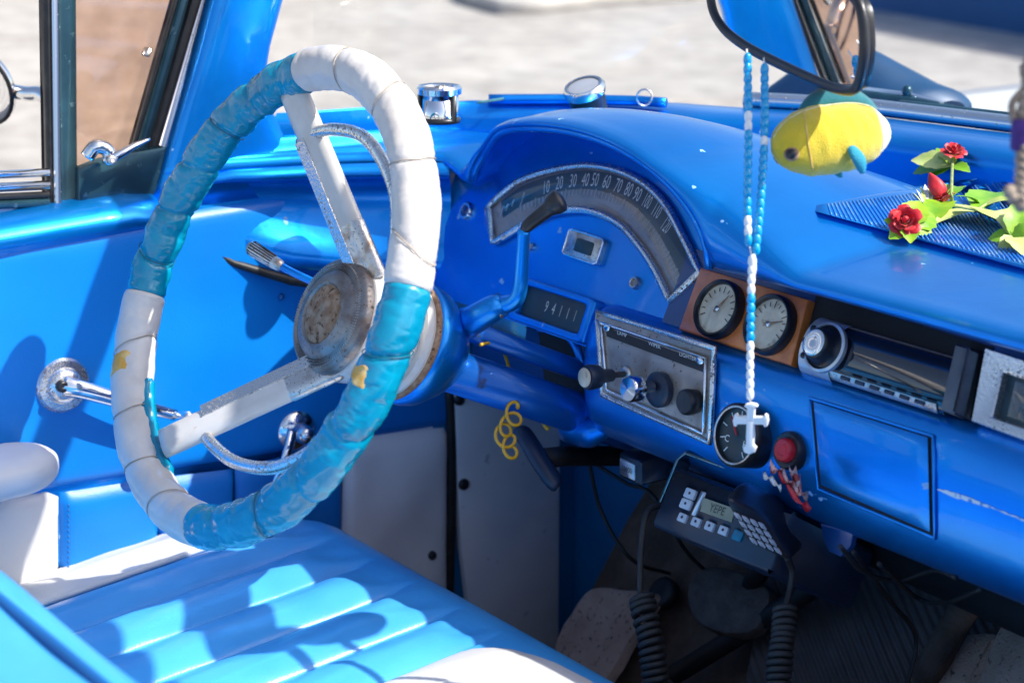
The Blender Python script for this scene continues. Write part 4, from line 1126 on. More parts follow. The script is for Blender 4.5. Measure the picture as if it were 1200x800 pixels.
# white streak painting a specular glint onto the lower dash
ch = MB()
cpx = [(1090,571),(1103,573),(1118,580),(1136,584),(1150,594),(1172,600),(1200,611),(1240,630)]
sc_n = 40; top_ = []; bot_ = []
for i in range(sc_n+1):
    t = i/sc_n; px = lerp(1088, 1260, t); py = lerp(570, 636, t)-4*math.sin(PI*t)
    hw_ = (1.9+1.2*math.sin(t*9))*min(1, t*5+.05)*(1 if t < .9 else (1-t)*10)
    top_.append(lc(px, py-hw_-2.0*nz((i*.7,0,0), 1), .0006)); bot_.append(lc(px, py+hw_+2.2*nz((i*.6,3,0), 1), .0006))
MB().grid([top_, bot_]).build('painted_glint', 'glint_white', CAR)
# small black gauge and red push button under the bulge
c = lc(879, 511, .0); gn = (V((0,-1,.25))).normalized()
sg = MB().lathe([(-.03,.028),(.012,.029),(.018,.029),(.020,.027),(.0195,.0245),(.014,.024)], c, gn, 40, cap1=False).build('small_gauge', 'black', CAR, auto=45)
MB().lathe([(.015,.0245),(.0151,0)], c, gn, 40, cap0=False).build('dial', 'dial_dark', sg)
gu = (V((0,0,1))-gn*gn.z).normalized()
MB().lathe([(.0195,.0268),(.0205,.0262),(.0205,.0250),(.0195,.0245)], c, gn, 40, cap0=False, cap1=False).build('gauge_bezel', 'chrome_rust', sg)
mb = MB()
for k in range(9):
    an = PI*(1.3-1.6*k/8); d = V((math.cos(an),0,0))+gu*math.sin(an); mb.box(c+gn*.0156+d*.019, d*.003, d.cross(gn)*.0006, gn*.0002, .0001)
mb.text('C', c+gn*.0157+V((-.012,0,0))-gu*.006, E1, gu, .009); mb.text('H', c+gn*.0157+V((.012,0,0))-gu*.006, E1, gu, .009)
mb.build('dial_marks', 'white_mark', sg)
d = (V((-.6,0,0))+gu*.8).normalized(); MB().tube([c+gn*.017, c+gn*.017+d*.018], .0008, 6).build('needle', 'red', sg)
c = lc(929, 528, 0)
pb = MB().lathe([(-.01,.017),(.006,.017),(.009,.015),(.008,.011),(.006,.0105)], c, gn, 32, cap1=False).build('push_button', 'black', CAR, auto=40)
MB().lathe([(.005,.0108),(.012,.0104),(.0135,.009),(.0125,.005),(.013,.0045),(.0132,0)], c, gn, 28, cap0=False).build('button_cap', 'red', pb, auto=40)
# under-dash bracket
MB().slab([hy(*q, .36) for q in ((966,612),(1006,622),(1002,640),(990,652),(976,646),(970,632))], (0,-1,.2), .006, .002).build('dash_bracket', 'paint_dark', CAR, auto=30)
MB().tube([V((-.75,.52,.72)), V((-.2,.50,.70)), V((.3,.47,.70)), V((.75,.46,.70))], .030, 12).build('heater_duct', 'dark_void', CAR)
# relay box with small plate
rbx = hy(756, 545, .40)
rb = MB().box(rbx, V((.018,0,0)), V((0,.02,0)), V((0,0,.0135)), .002).build('relay_box', 'navy_plastic', CAR)
MB().box(rbx+V((-.003,-.0205,-.001)), V((.012,0,0)), V((0,.001,0)), V((0,0,.0085)), .0005).build('relay_plate', 'silver', rb)
MB().text('10000', rbx+V((-.003,-.0217,-.001)), (1,0,0), (0,0,1), .009, .0002, sx=.75).build('relay_lettering', 'black', rb)

# loose wiring below the dashboard
for q in (((985,640,1.62),(1010,668,1.68),(1050,680,1.72),(1095,668,1.66),(1120,676,1.60)), ((1000,646,1.66),(1040,700,1.78),(1072,742,1.84),(1066,790,1.84),(1040,850,1.82)), ((1030,660,1.66),(1075,700,1.76),(1110,705,1.70),(1150,690,1.60)), ((700,545,2.10),(735,566,2.06),(765,580,2.0),(800,640,1.98),(826,668)), ((690,540,2.1),(705,600,2.12),(740,655,2.1),(786,672))):
    MB().tube(cat([hd(*a) if len(a) > 2 else tb(*a, -.01) for a in q], 8), .0022, 7).build('loose_wire', 'black_soft', CAR)
# ================================================================== REAR-VIEW MIRROR (part of the car)
MD = 1.62
MN = V((-.250,-.968,-.03)).normalized(); M0 = hd(930, 40, MD)
def mp(px, py, w=0): return hit(px, py, M0+MN*w, MN)
MO = cat([mp(*q) for q in ((848,-36),(835,-22),(835,8),(848,33),(874,54),(912,74),(955,94),(985,105),(1002,104),(1009,88),(1013,55),(1010,15),(1000,-4),(982,-12),(935,-24),(885,-36))], 4, True)
mc = sum(MO, V())/len(MO)
mirb = MB().slab([p-MN*.010 for p in MO], MN, .009, .003).build('rearview_mirror', 'black', CAR, auto=40)
MB().tube([p for p in MO], .0046, 10, closed=True).build('mirror_frame', 'black', mirb)
MB().add([p+MN*.0006 for p in MO], [list(range(len(MO)))]).build('mirror_glass', 'mirror', mirb, smooth=False)
MB().tube(cat([mc-MN*.01, mc-MN*.04+V((0,.02,.06)), V((mc.x-.04,.335,1.43))], 6), .006, 10).build('mirror_stem', 'chrome', mirb)

# ================================================================== ROSARY
RT = thing('rosary', hd(880,560,1.57), 'turquoise and white bead rosary with a white cross hanging from the mirror', 'rosary')
RD = 1.585
bm_ = MB().ellipsoid((0,0,0), (V((.0036,0,0)), V((0,.0036,0)), V((0,0,.0058))), 12, 8).build('bead', 'bead')
bw_ = MB().ellipsoid((0,0,0), (V((.0034,0,0)), V((0,.0034,0)), V((0,0,.0056))), 12, 8).build('bead', 'bead_white')
first = {'b': True, 'w': True}
def put_bead(p, k):
    src = bm_ if k == 'b' else bw_
    if first[k]: o = src; first[k] = False
    else: o = src.copy(); COL.objects.link(o)
    o.location = p; attach(o, RT)
def strand(pts, n, white):
    c = res([hd(px, py, d) for px, py, d in pts], n)
    for i, p in enumerate(c): put_bead(p, 'w' if white(i, n) else 'b')
    return c
MFR = RD-.0
s1 = strand([(876,70,RD),(877,150,RD),(876,240,RD),(877,282,RD)], 19, lambda i, n: i in (6,7,17,18))
s2 = strand([(896,82,RD),(896,150,RD),(892,230,RD),(886,292,RD)], 20, lambda i, n: i in (8,))
s3 = strand([(881,306,RD),(880,360,RD),(879,430,RD),(879,462,RD)], 14, lambda i, n: i < 4 or i > 8)
top1, top2 = hd(875,58,RD+.005), hd(895,68,RD+.005)
MB().tube([top1]+s1+[hd(881,300,RD)]+s3+[hd(879,478,RD)], .0008, 6).build('rosary_cord', 'bead_white', RT)
MB().tube([top2]+s2+[hd(882,300,RD)], .0008, 6).build('rosary_cord', 'bead_white', RT)
rows_c = hd(882,312,RD)
MB().lathe([(-.010,.0015),(-.006,.003),(.003,.0034),(.010,.002),(.014,.001)], rows_c, (0,0,-1), 14).build('rosary_medal', 'bead_white', RT)
cx = hd(880, 492, RD); rt_ = (CR*.93-CF*.36).normalized(); up_ = V((0,0,1)); nn = rt_.cross(up_)
def flare(c, d, w, L, w0, w1):
    return [c-w*w0, c+w*w0, c+w*w0+d*(L*.72), c+w*w1+d*(L*.82), c+w*w1*.8+d*L*.95, c+d*L*1.02, c-w*w1*.8+d*L*.95, c-w*w1+d*(L*.82), c-w*w0+d*(L*.72)]
mb = MB()
for d, w, L in ((up_, rt_, .0145), (-up_, rt_, .028), (rt_, up_, .0145), (-rt_, up_, .0145)):
    mb.slab([p-nn*.002+(nn*.0003 if abs(d.z) > .5 else V()) for p in flare(cx, d, w, L, .0032, .0056)], nn, .0045, .001)
mb.build('cross', 'bead_white', RT, auto=30)

# ================================================================== YELLOW TOY FISH (plain stand-in, no character markings)
FD = 1.60; fcn = hd(974, 163, FD); k_ = FD/FPX
fx_ = (-CR*.94-CF*.30+CU*-.16).normalized(); fz_ = (CU-fx_*CU.dot(fx_)).normalized(); fy_ = fz_.cross(fx_)
FT = thing('toy_fish', fcn-V((0,0,.035)), 'yellow plush toy fish with teal fins hanging below the rear view mirror', 'plush toy')
Lh = 70*k_/.9
def fbody(t0, t1, n, sub=1.0):
    rows = []
    for i in range(n+1):
        t = lerp(t0, t1, i/n)          # -1 tail, +1 head
        r = (1-abs(t)**2.6)**.55*(1.0 if t > 0 else lerp(1, .93, -t)); r = max(r, .02)
        up = 42*k_*r; 
        rows.append([fcn+fx_*(Lh*t)+fz_*(up*math.sin(a)*(1 if math.sin(a) > 0 else .98)+2*k_*t*0)+fy_*(30*k_*r*math.cos(a)) +
                     (fz_*math.sin(a)+fy_*math.cos(a))*(.0012*nz((t*3, math.cos(a), math.sin(a)), 2)+.0006*nz((t*9, 2*math.cos(a), 2*math.sin(a)), 4)) for a in [2*PI*k/40 for k in range(40)]])
    return rows
MB().grid(fbody(-.72, 1, 40), closeu=True, cap0=True, cap1=True).build('body', 'plush', FT)
MB().grid(fbody(-1, -.72, 12), closeu=True, cap0=True, cap1=True).build('tail_end', 'plush_cream', FT)
rows = []
for i in range(21):
    t = lerp(.55, -.78, i/20); h = 25*k_*math.sin(PI*i/20)**.6*(1-.25*i/20); r = (1-abs(t)**2.6)**.55
    b = fcn+fx_*(Lh*t)+fz_*(42*k_*r*.93)
    th = .0055*(math.sin(PI*i/20)**.5)+.0003
    rows.append([b+fy_*th-fz_*.003, b+fy_*th*.9+fz_*h*.6-fx_*.002, b+fz_*(h+.001)-fx_*.004, b-fy_*th*.9+fz_*h*.6-fx_*.002, b-fy_*th-fz_*.003])
MB().grid(rows, closeu=True, cap0=True, cap1=True).build('dorsal_fin', 'plush_teal', FT)
for s in (1, -1):
    b = fcn+fx_*(Lh*-.12)-fz_*(12*k_)+fy_*s*(27*k_)
    rows = []
    for i in range(13):
        t = i/12; w = 9*k_*math.sin(PI*min(1, .12+t*.86))**.7; c = b-fz_*(34*k_*t)-fx_*(10*k_*t)+fy_*s*(6*k_*math.sin(PI*t))
        rows.append([c+fx_*w*math.cos(a)+fy_*(.003*math.sin(a)) for a in [2*PI*k/12 for k in range(12)]])
    MB().grid(rows, closeu=True, cap0=True, cap1=True).build('side_fin', 'plush_fin', FT)
    te = .80; r = (1-te**2.6)**.55
    ec = fcn+fx_*(Lh*te)+fy_*s*(30*k_*r*.90)-fz_*(11*k_)
    en = (fy_*s*.8+fx_*.6).normalized()
    MB().lathe([(-.002,.0062),(.0008,.006),(.0015,.005)], ec, en, 18).build('eye_ring', 'rust', FT)
    MB().lathe([(.000,.0048),(.002,.0042),(.0034,.0025),(.004,0)], ec, en, 16).build('eye', 'black', FT)
sm = []
for i in range(19):
    a = -1.0+2.2*i/18; te = .46+.10*math.cos(a*1.4); r = (1-te**2.6)**.55
    sm.append(fcn+fx_*(Lh*te)+fz_*(42*k_*r*math.sin(a)*1.005)+fy_*(30*k_*r*math.cos(a)*1.01))
MB().tube(sm, .0006, 6).build('gill_seam', 'stain', FT)
sm = []
for i in range(31):
    te = lerp(.96, -.70, i/30); r = (1-abs(te)**2.6)**.55; a = 1.18
    sm.append(fcn+fx_*(Lh*te)+fz_*(42*k_*r*math.sin(a)*1.008)+fy_*(30*k_*r*math.cos(a)*1.01))
MB().tube(sm, .0005, 6).build('plush_seam', 'plush_cream', FT)
mb = MB().tube(cat([fcn+fz_*(56*k_), fcn+fz_*(62*k_)+CR*.003, mp(975,104)-MN*.004], 4), .0007, 6).build('hanging_thread', 'bead_white', FT)

# ================================================================== ARTIFICIAL ROSE GARLAND
GT = thing('rose_garland', sc_(1110,240), 'red artificial roses with lime green leaves lying on the blue dashboard', 'artificial flowers')
def rose(c, up, r, name='rose'):
    up = V(up).normalized(); u = up.orthogonal().normalized(); w = up.cross(u); mb = MB()
    rnd = random.Random(int(c.x*1e4))
    for ring, (n, rad, h, op) in enumerate(((3,.30,.95,.10),(4,.52,.9,.28),(5,.78,.75,.55),(6,1.0,.5,.95))):
        for k in range(n):
            a0 = 2*PI*k/n+ring*.7+rnd.uniform(-.2,.2); span = 2*PI/n*.78; rows = []
            for i in range(6):
                v = i/5; rr_ = r*rad*(.35+.65*v**.6)+r*op*.28*v**3; z = r*h*1.05*v**.9-r*op*.25*v**4
                wv = span*math.sin(PI*(.22+.62*v))
                rows.append([c+u*(rr_*math.cos(a0+s*wv*.75))+w*(rr_*math.sin(a0+s*wv*.75))+up*(z-r*.10*s*s+r*.05*rnd.uniform(-1,1)) for s in (-1,-.66,-.33,0,.33,.66,1)])
            mb.grid(rows)
    mb.ellipsoid(c+up*r*.45, (u*r*.28, w*r*.28, up*r*.5), 10, 8)
    return mb.build(name, 'petal', GT)
def leaf(b, t, m, wid=.35, curl=.25, up=(0,0,1), fold=.2):
    b, t, up = V(b), V(t), V(up).normalized(); d = (t-b)*1.0; L = d.length; wid *= 1.15; X = d.normalized(); Y = up.cross(X).normalized(); Z = X.cross(Y); rows = []
    for i in range(19):
        v = i/18; w = L*wid*.9*math.sin(PI*(v*.96+.02))**.8*(1.15-.5*v)*(1+.07*math.sin(v*26))
        rows.append([b+d*v+Z*(L*curl*math.sin(PI*v)*.5+L*fold*abs(s)*w/L)+Y*(w*s) for s in (-1,-.5,0,.5,1)])
    return MB().grid(rows).build('leaf', m, GT)
def at(px, py, z): return sc_(px, py, max(0, z-1.002)*.9) if px < 1260 else hz(px, py, z)
toC = (-CF).normalized()
r1 = at(1061,260,1.022); rose(r1, (toC+V((-.25,0,.2))), .0125)
for q, z0, z1, m in (((1050,245),1.02,1.030,'leaf'),((1078,236),1.02,1.03,'leaf'),((1094,252),1.018,1.018,'leaf'),((1092,272),1.015,1.010,'leaf'),((1036,258),1.02,1.018,'leaf'),((1042,280),1.015,1.008,'leaf'),((1067,285),1.015,1.006,'leaf')):
    leaf(r1+V((0,.004,-.004)), at(*q, z1), m, .40, .12, (toC+V((0,0,.6))))
r2 = at(1117,180,1.036); rose(r2, V((0,.1,1))+toC*.5, .0110)
for q, z1, m in (((1070,203),1.02,'leaf'),((1088,206),1.015,'leaf'),((1110,206),1.02,'leaf_dark'),((1137,202),1.02,'leaf_dark'),((1068,188),1.03,'leaf_pale'),((1100,172),1.045,'leaf')):
    leaf(r2+V((0,0,-.012)), at(*q, z1), m, .30, .15, (toC+V((0,0,.8))))
# half-open bud
bb = at(1106,236,1.014)
bd = (at(1090,204,1.036)-bb); bu = bd.orthogonal().normalized(); bw3 = bd.normalized().cross(bu)
rows = []
for i in range(13):
    t = i/12; r = .0085*math.sin(PI*(t*.93+.05))**.8*(1-.25*t)
    rows.append([bb+bd*t*1.05+bu*(r*(1+.10*math.sin(3*a+5*t))*math.cos(a))+bw3*(r*(1+.10*math.sin(3*a+5*t))*math.sin(a)) for a in [2*PI*k/20 for k in range(20)]])
MB().grid(rows, closeu=True, cap0=True, cap1=True).build('rosebud', 'petal', GT)
rose(bb, bd, .010)
leaf(bb, at(1112,250,1.008), 'leaf', .35); leaf(bb, at(1128,222,1.02), 'leaf_dark', .2); leaf(bb, at(1095,262,1.008), 'leaf', .3)
MB().tube(cat([at(1116,243,1.01), at(1115,222,1.03), at(1116,195,1.03), at(1117,178,1.03)], 5), .0016, 8).build('stem', 'stem', GT)
MB().tube(cat([at(1096,240,1.012), at(1125,242,1.012), at(1150,248,1.012), at(1180,262,1.012), at(1215,280,1.012)], 5), .0022, 8).build('stem', 'stem', GT)
MB().tube(cat([at(1145,246,1.012), at(1158,238,1.016), at(1167,228,1.022)], 5), .0018, 8).build('stem', 'stem', GT)
leaf(at(1150,250,1.012), at(1092,264,1.010), 'leaf_pale', .14, .15)
leaf(at(1148,240,1.013), at(1120,230,1.02), 'leaf_dark', .14, .15)
leaf(at(1146,246,1.012), at(1168,226,1.025), 'leaf_dark', .18, .1)
leaf(at(1150,244,1.012), at(1196,236,1.03), 'leaf_pale', .34, .2)
leaf(at(1158,250,1.014), at(1180,262,1.02), 'leaf_pale', .4, .15)
lc_ = at(1188,278,1.016)
for q, z1, m in (((1158,280),1.012,'leaf_dark'),((1170,294),1.006,'leaf_pale'),((1196,236),1.045,'leaf'),((1184,248),1.03,'leaf_pale'),((1210,262),1.03,'leaf_dark'),((1200,300),1.008,'leaf_pale'),((1215,290),1.01,'leaf')):
    leaf(lc_, at(*q, z1), m, .34, .2, (toC+V((0,0,.7))))
for i in range(9):       # pale frayed filler grass between the blooms
    a = at(1080+i*1.5, 240, 1.010); b = at(1064+i*5, 216+abs(i-4)*3, 1.018)
    leaf(a, b, 'leaf_pale' if i % 2 else 'white_vinyl', .06, .1)

# ================================================================== THINGS ON THE COWL
p = V((-.640, yw(-.64)-.035, 1.047)); p = hz(515, 143, 1.050)
c1 = thing('dash_canister', p, 'round chrome canister with a slotted top on the dash ledge beside steering wheel', 'canister', 'chrome canisters on the cowl')
MB().lathe([(0,.0225),(.004,.0225),(.006,.0205)], p, (0,0,1), 32).build('base', 'black', c1)
MB().lathe([(.004,.0205),(.030,.0205)], p, (0,0,1), 32, cap0=False).build('drum', 'chrome_clean', c1)
MB().lathe([(.030,.0235),(.036,.024),(.0385,.022),(.037,.0185),(.032,.017),(.0318,0)], p, (0,0,1), 32, cap0=True).build('lid', 'chrome', c1, auto=40)
mb = MB()
for k in range(4):
    a = PI/4+k*PI/2; d = V((math.cos(a), math.sin(a), 0)); mb.box(p+V((0,0,.0345))+d*.010, d*.008, V((-d.y,d.x,0))*.0022, V((0,0,.0025)), .0006)
mb.lathe([(.031,.005),(.038,.004),(.0385,0)], p, (0,0,1), 14).build('lid_spider', 'chrome_rust', c1)
for k in range(3):
    a = .2+k*2*PI/3; d = V((math.cos(a), math.sin(a), 0)); MB().box(p+V((0,0,.018))+d*.0215, d*.0015, V((-d.y,d.x,0))*.003, V((0,0,.016)), .0006).build('drum_strap', 'black', c1)
p = hz(690, 124, 1.056); ta = (V((0,0,1))+V((.10,-.42,0))).normalized()
c2 = thing('dash_canister', p, 'tilted chrome canister with a plain grey cap on the cowl above the speedometer', 'canister', 'chrome canisters on the cowl')
MB().lathe([(-.014,.019),(.014,.0205),(.017,.022)], p, ta, 28, cap0=True).build('drum', 'black', c2, auto=40)
MB().lathe([(.015,.0225),(.022,.0235),(.026,.021),(.0255,.018)], p, ta, 28, cap1=False).build('lid', 'chrome', c2, auto=40)
MB().lathe([(.0245,.0185),(.0250,.015),(.0255,0)], p, ta, 24, cap0=False).build('lid_plate', 'silver', c2)
p = hz(755, 124, 1.045)
ring = [p+V((0,0,.004))+CR*(.0085*math.cos(a))+V((0,0,1))*(.009*math.sin(a)+.006)+CF*(.002*a) for a in [-.6+k*.25 for k in range(28)]]
single(MB().tube(ring, .0011, 6).build('wire_ring', 'chrome_rust'), 'small wire ring standing on the cowl right of the chrome canisters', 'wire ring')
p0 = hz(560,122,1.047); p1 = hz(598,116,1.047)
lf = MB()
rows = []
for i in range(9):
    t = i/8; q = lerp(p0, p1, t); w = .006*math.sin(PI*min(1,t*.8+.15)); rows.append([q+V((0,-w,0)), q+V((0,0,.003)), q+V((0,w,0)), q+V((0,0,.0005))])
lf.grid(rows, closeu=True, cap0=True, cap1=True)
single(lf.build('plastic_sliver', 'plush_teal'), 'thin teal green plastic sliver lying on the cowl between two chrome canisters', 'scrap')

# hanging rope at the right edge
RO = 1.25; RK = RO/1.5
rp = [V((.44,.285,1.425)), lerp(V((.44,.285,1.425)), hd(1222,50,RO), .5), hd(1222,50,RO), hd(1206,100,RO), hd(1200,150,RO), hd(1199,200,RO), hd(1196,238,RO)]
rp = cat(rp, 10); rpT = thing('hanging_rope', rp[-1], 'knotted beige rope with a purple band hanging at the right edge', 'rope')
for s in range(3):
    pts = [p+CR*(.0030*math.cos(i*.9+s*2.1))+CF*(.0030*math.sin(i*.9+s*2.1)) for i, p in enumerate(rp)]
    MB().tube(pts, .0029, 7).build('rope_strand', 'rope', rpT)
MB().tube(cat([hd(1196,108,RO), hd(1186,122,RO), hd(1188,140,RO), hd(1194,148,RO)], 4), .0026, 7).build('rope_loop', 'rope', rpT)
for a_, b_ in ((1184,225),(1188,232),(1196,240)): MB().ellipsoid(hd(a_, b_, RO), (CR*.0048, CF*.005, CU*.005), 10, 8).build('rope_knot', 'rope', rpT)
MB().lathe([(-.010,.0060),(-.007,.0068),(.007,.0068),(.010,.0060)], hd(1197,158,RO), (0,0,1), 16).build('thread_band', 'purple', rpT)

# ================================================================== YELLOW COIL
yc = []
for i in range(140):
    a = i/140*2*PI*4.2; t = i/140
    yc.append(hd(lerp(598,592,t)+6*math.sin(t*9), lerp(478,532,t), 1.93)+CR*(.0075*math.cos(a))+CU*(.0085*math.sin(a))+CF*(.004*math.sin(a+1)))
yc = [hd(563,404,1.90), hd(575,402,1.92), hd(590,412,1.99), hd(598,440,2.02), hd(599,465,1.96)]+yc
single(MB().tube(cat(yc[:5], 5)[:-1]+yc[5:], .0018, 8).build('coiled_keychain', 'yellow_wire'), 'bright yellow plastic coil hanging below the steering column', 'coil cord')
single(MB().tube(cat([hd(639,487,2.02), hd(637,492,2.01), hd(639,499,2.01), hd(643,503,2.01)], 4), .0024, 8).build('cord_end', 'yellow_wire'), 'short yellow cord end poking out beside the blue column clamp', 'cord')

# ================================================================== TWO-WAY RADIO, HANDSET AND CORDS
XN = V((.10,-.86,.50)).normalized(); XX = V((1,.08,-.02)); XX = (XX-XN*XX.dot(XN)).normalized(); XU = XN.cross(XX)
XP = hy(832, 602, .315)
def xc(px, py, w=0): return hit(px, py, XP+XN*w, XN)
XR = thing('two_way_radio', XP-V((0,0,.06)), 'black two-way radio with white keys and a small display under the dashboard', 'radio')
A_, B_ = xc(768,598), xc(912,648); wv = XX*((B_-A_).dot(XX)/2)
cc_ = XP+XX*(.5*((A_-XP).dot(XX)+(B_-XP).dot(XX)))
hh = .030
MB().box(cc_-XN*.07, wv, XU*hh, XN*.07, .004).build('case', 'navy_plastic', XR)
bt = [cc_-wv*1.02-XU*hh*.2-XN*.012, cc_-wv*1.02+XU*hh*1.25-XN*.012, cc_-wv*.94+XU*hh*1.5-XN*.012, cc_+wv*.9+XU*hh*1.5-XN*.012, cc_+wv*1.02+XU*hh*1.2-XN*.012]
mb = MB()
for a, b in zip(bt, bt[1:]): mb.box((a+b)/2, (b-a)/2+(b-a).normalized()*.001, XN*.010, (b-a).cross(XN).normalized()*.0015, .0005)
mb.build('mount_bracket', 'teal_metal', XR)
def key(px, py, w, h, m='key', sym=True):
    c = xc(px, py, 0)
    k = MB().slab([c+XX*(w*a)+XU*(h*b) for a, b in rrect(0,0,0,0,.3)], XN, .003, .001).build('key', m, XR, auto=30)
    if sym: MB().text('•', c+XN*.0031, XX, XU, .012, 0).build('key_symbol', 'navy_plastic', k)
for q in ((810,579),(805,591)): key(*q, .0065, .0048)
for q in ((801,607),(817,612),(833,617),(849,622)): key(*q, .0052, .0042)
key(866, 628, .0055, .0048, 'teal_key', False)
lq = [xc(825,583,.0005), xc(862,596,.0005), xc(858,612,.0005), xc(821,599,.0005)]
ld = MB().slab(lq, XN, .001, .0002).build('display', 'lcd', XR, smooth=False)
MB().text('YEPE', (lq[0]+lq[1]+lq[2]+lq[3])/4+XN*.0012, lq[1]-lq[0], XU, .011, .0001, sx=.8).build('display_text', 'lcd_ink', ld)
MB().box(xc(819,590,.001), XX*.0025, XU*.012, XN*.0015, .0005).build('display_edge', 'silver', XR)
# handset
HD = (XP-CAM).dot(CF)-.10
def hp_(px, py, d=0): return hd(px, py, HD+d)
kTL, kTR, kBL, kBR = hp_(860,599), hp_(895,613,.004), hp_(882,634,.01), hp_(914,648,.014)
hex_ = (kTR-kTL)/2; hey = (kBL-kTL)/2; hn = hey.cross(hex_).normalized()
if hn.dot(CF) > 0: hn = -hn
hcen = (kTL+kTR+kBL+kBR)/4
HS_ = thing('radio_handset', hcen-V((0,0,.03)), 'black handset with a grid of white keys clipped in front of the radio', 'handset')
dirb = (hp_(868,560,.06)-hp_(848,577,.0))
rows = []
c0 = [hp_(847,579,-.002), hp_(898,605,.005), hp_(930,660,.018), hp_(874,634,.010)]
def rnd4(P, r=.22):
    P = [V(p) for p in P]; out = []
    for i in range(4):
        a, b, c = P[i-1], P[i], P[(i+1) % 4]
        for k in range(5):
            t = k/4; p0 = b+(a-b)*r; p1 = b+(c-b)*r; out.append((1-t)**2*p0+2*t*(1-t)*b+t*t*p1)
    return out
c0 = rnd4(c0); cm = sum(c0, V())/len(c0)
bk = hp_(870,557,.060)-hp_(847,579,.0)
for t, s in ((0,.90),(.03,.97),(.10,1.0),(.6,1.03),(.88,.96),(.97,.86),(1,.72)):
    rows.append([cm+(p-cm)*s+bk*t for p in c0])
MB().grid(rows, closeu=True, cap0=True, cap1=True).build('shell', 'handset', HS_, auto=50)
for j in range(4):
    for i in range(4):
        u, v = -.78+.52*i, -.78+.52*j
        c = hcen+hex_*u*1.05+hey*v*1.05
        MB().slab([c+hex_*(.20*a)+hey*(.19*b)+hn*.0002 for a, b in rrect(0,0,0,0,.45)], hn, .0035, .0012).build('keypad_key', 'key', HS_, auto=40)
MB().slab([cm+(p-cm)*.91+hn*.0006 for p in c0], hn, .0006, .0002).build('keypad_plate', 'black', HS_)
def coil(path, R, r, turns, name, m, par=None, n=16):
    c = res(path, int(turns*n)); out = []
    for i, p in enumerate(c):
        t = (c[min(i+1, len(c)-1)]-c[max(i-1, 0)]).normalized(); u = (CR-t*CR.dot(t)).normalized(); w = t.cross(u); a = 2*PI*i/n
        rj = R*(1+.16*nz(p, 45)); out.append(p+u*rj*math.cos(a)+w*rj*math.sin(a)+t*(.0025*nz(p, 70, 3)))
    return out
cp = [hp_(922,652,.03), hp_(928,668,.04), hp_(926,690,.04), hp_(921,712,.03)]
cl = coil([hp_(920,714,.03), hp_(918,740,.02), hp_(914,775,.01), hp_(910,830,.0)], .0085, .003, 15, '', '')
MB().tube(cat(cp, 6)+cl, .0030, 8).build('coiled_cord', 'black_soft', HS_)
ld1 = [hd(775,592,1.84), hd(762,596,1.83), hd(755,612,1.82), hd(751,650,1.81), hd(750,696,1.80)]
cl = coil([hd(752,698,1.80), hd(757,725,1.79), hd(764,760,1.78), hd(772,830,1.77)], .0095, .0032, 15, '', '')
single(MB().tube(cat(ld1, 6)+cl, .0031, 8).build('microphone_cord', 'black_soft'), 'black coiled cord hanging from the left end of the two-way radio', 'cord')
# ribbons tucked beside the radio
RBT = thing('ribbon_bow', hd(930,590,1.66), 'small red and pale pink ribbon scraps tucked under the dashboard beside the handset', 'ribbon')
def strip(pts, w, m, sd):
    c = cat([hd(*q) for q in pts], 6); rows = []
    for i, p in enumerate(c):
        o = (CU*math.cos(i*.5+sd)+CF*math.sin(i*.5+sd))*w; n_ = (CR*.0008)
        rows.append([p+o, p+n_, p-o, p-n_])
    MB().grid(rows, closeu=True, cap0=True, cap1=True).build('ribbon_strip', m, RBT)
strip(((903,546,1.67),(918,556,1.665),(930,570,1.66),(946,582,1.66)), .006, 'ribbon', 0)
strip(((926,552,1.665),(935,560,1.66),(938,570,1.66)), .009, 'ribbon', 1)
strip(((912,552,1.665),(922,568,1.66),(940,590,1.655),(950,594,1.655)), .005, 'red', 2)
strip(((895,556,1.67),(905,562,1.665),(915,572,1.66)), .004, 'white_vinyl', 3)

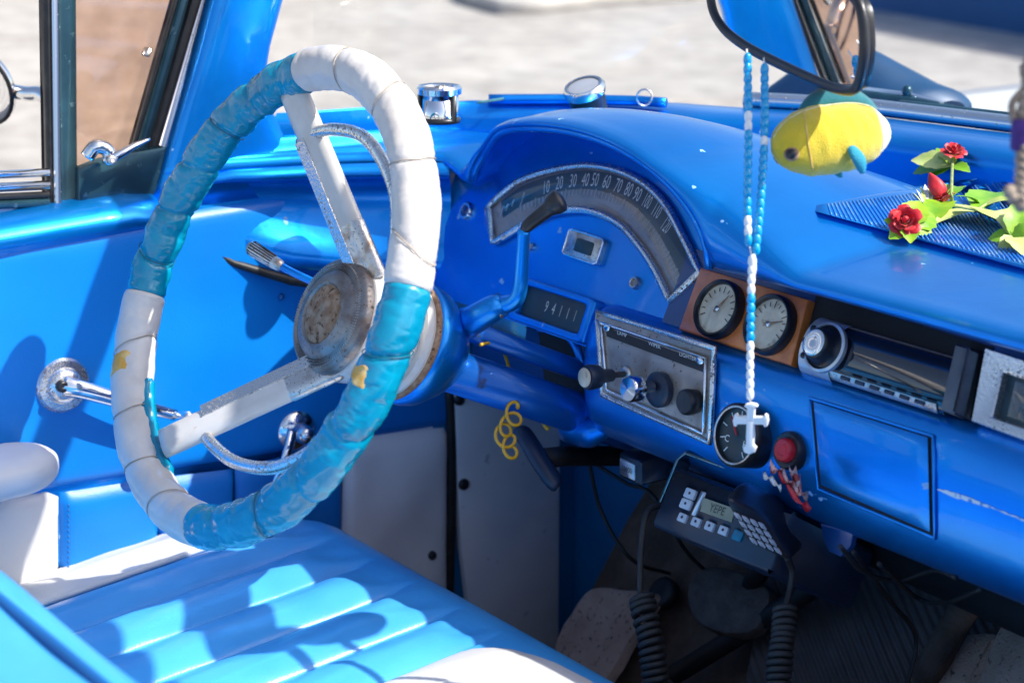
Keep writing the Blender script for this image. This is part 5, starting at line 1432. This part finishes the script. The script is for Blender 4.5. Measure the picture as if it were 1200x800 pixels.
# ================================================================== MIRRORED DOOR (passenger side, seen in the mirror)
pdoor = mirrored(door, CAR)
for ch in list(door.children):
    if ch.name.split('.')[0] in ('window_crank','crank_arm','crank_knob','crank_screw','stitching','panel_screw','side_mirror','mirror_glass','mirror_rim','mirror_stalk','vent_glass','vent_frame','vent_seal','vent_trim','pillar_seal','vent_hinge','vent_base','vent_catch','vent_latch','latch_pin','division_bar','division_trim','division_seal'): continue
    mirrored(ch, pdoor)

# ================================================================== LIGHT, SKY, CAMERA
SUN = V((.75,.55,1.0)).normalized()
el = math.asin(SUN.z); az = math.atan2(SUN.x, SUN.y)
w = bpy.data.worlds.new('World'); SC.world = w; w.use_nodes = True
nt = w.node_tree; sk = nt.nodes.new('ShaderNodeTexSky'); sk.sky_type = 'NISHITA'; sk.sun_disc = False
sk.sun_elevation = el; sk.sun_rotation = az; sk.dust_density = 2.5; sk.ozone_density = 0.0; sk.air_density = .8
nt.links.new(sk.outputs[0], nt.nodes['Background'].inputs[0]); nt.nodes['Background'].inputs[1].default_value = .13
sl_ = bpy.data.lights.new('sun', 'SUN'); sl_.energy = 4.0; sl_.angle = math.radians(.5); sl_.color = (1,.955,.89)
so = bpy.data.objects.new('sun', sl_); COL.objects.link(so); so.rotation_euler = (-SUN).to_track_quat('-Z', 'Y').to_euler(); so.location = (3,2,4)
cd = bpy.data.cameras.new('camera'); co_ = bpy.data.objects.new('camera', cd); COL.objects.link(co_)
cd.sensor_width = 36; cd.lens = FPX*36/1200; cd.clip_start = .05; cd.clip_end = 2000
co_.matrix_world = Matrix((( CR.x, CU.x, -CF.x, CAM.x), (CR.y, CU.y, -CF.y, CAM.y), (CR.z, CU.z, -CF.z, CAM.z), (0,0,0,1)))
cd.dof.use_dof = True; cd.dof.focus_distance = 1.85; cd.dof.aperture_fstop = 6.3
SC.camera = co_
SC.view_settings.view_transform = 'Standard'; SC.view_settings.look = 'None'; SC.view_settings.gamma = 1
SC.view_settings.exposure = .92
SC.render.engine = 'CYCLES'; SC.cycles.use_denoising = True; SC.cycles.max_bounces = 8; SC.cycles.transparent_max_bounces = 16
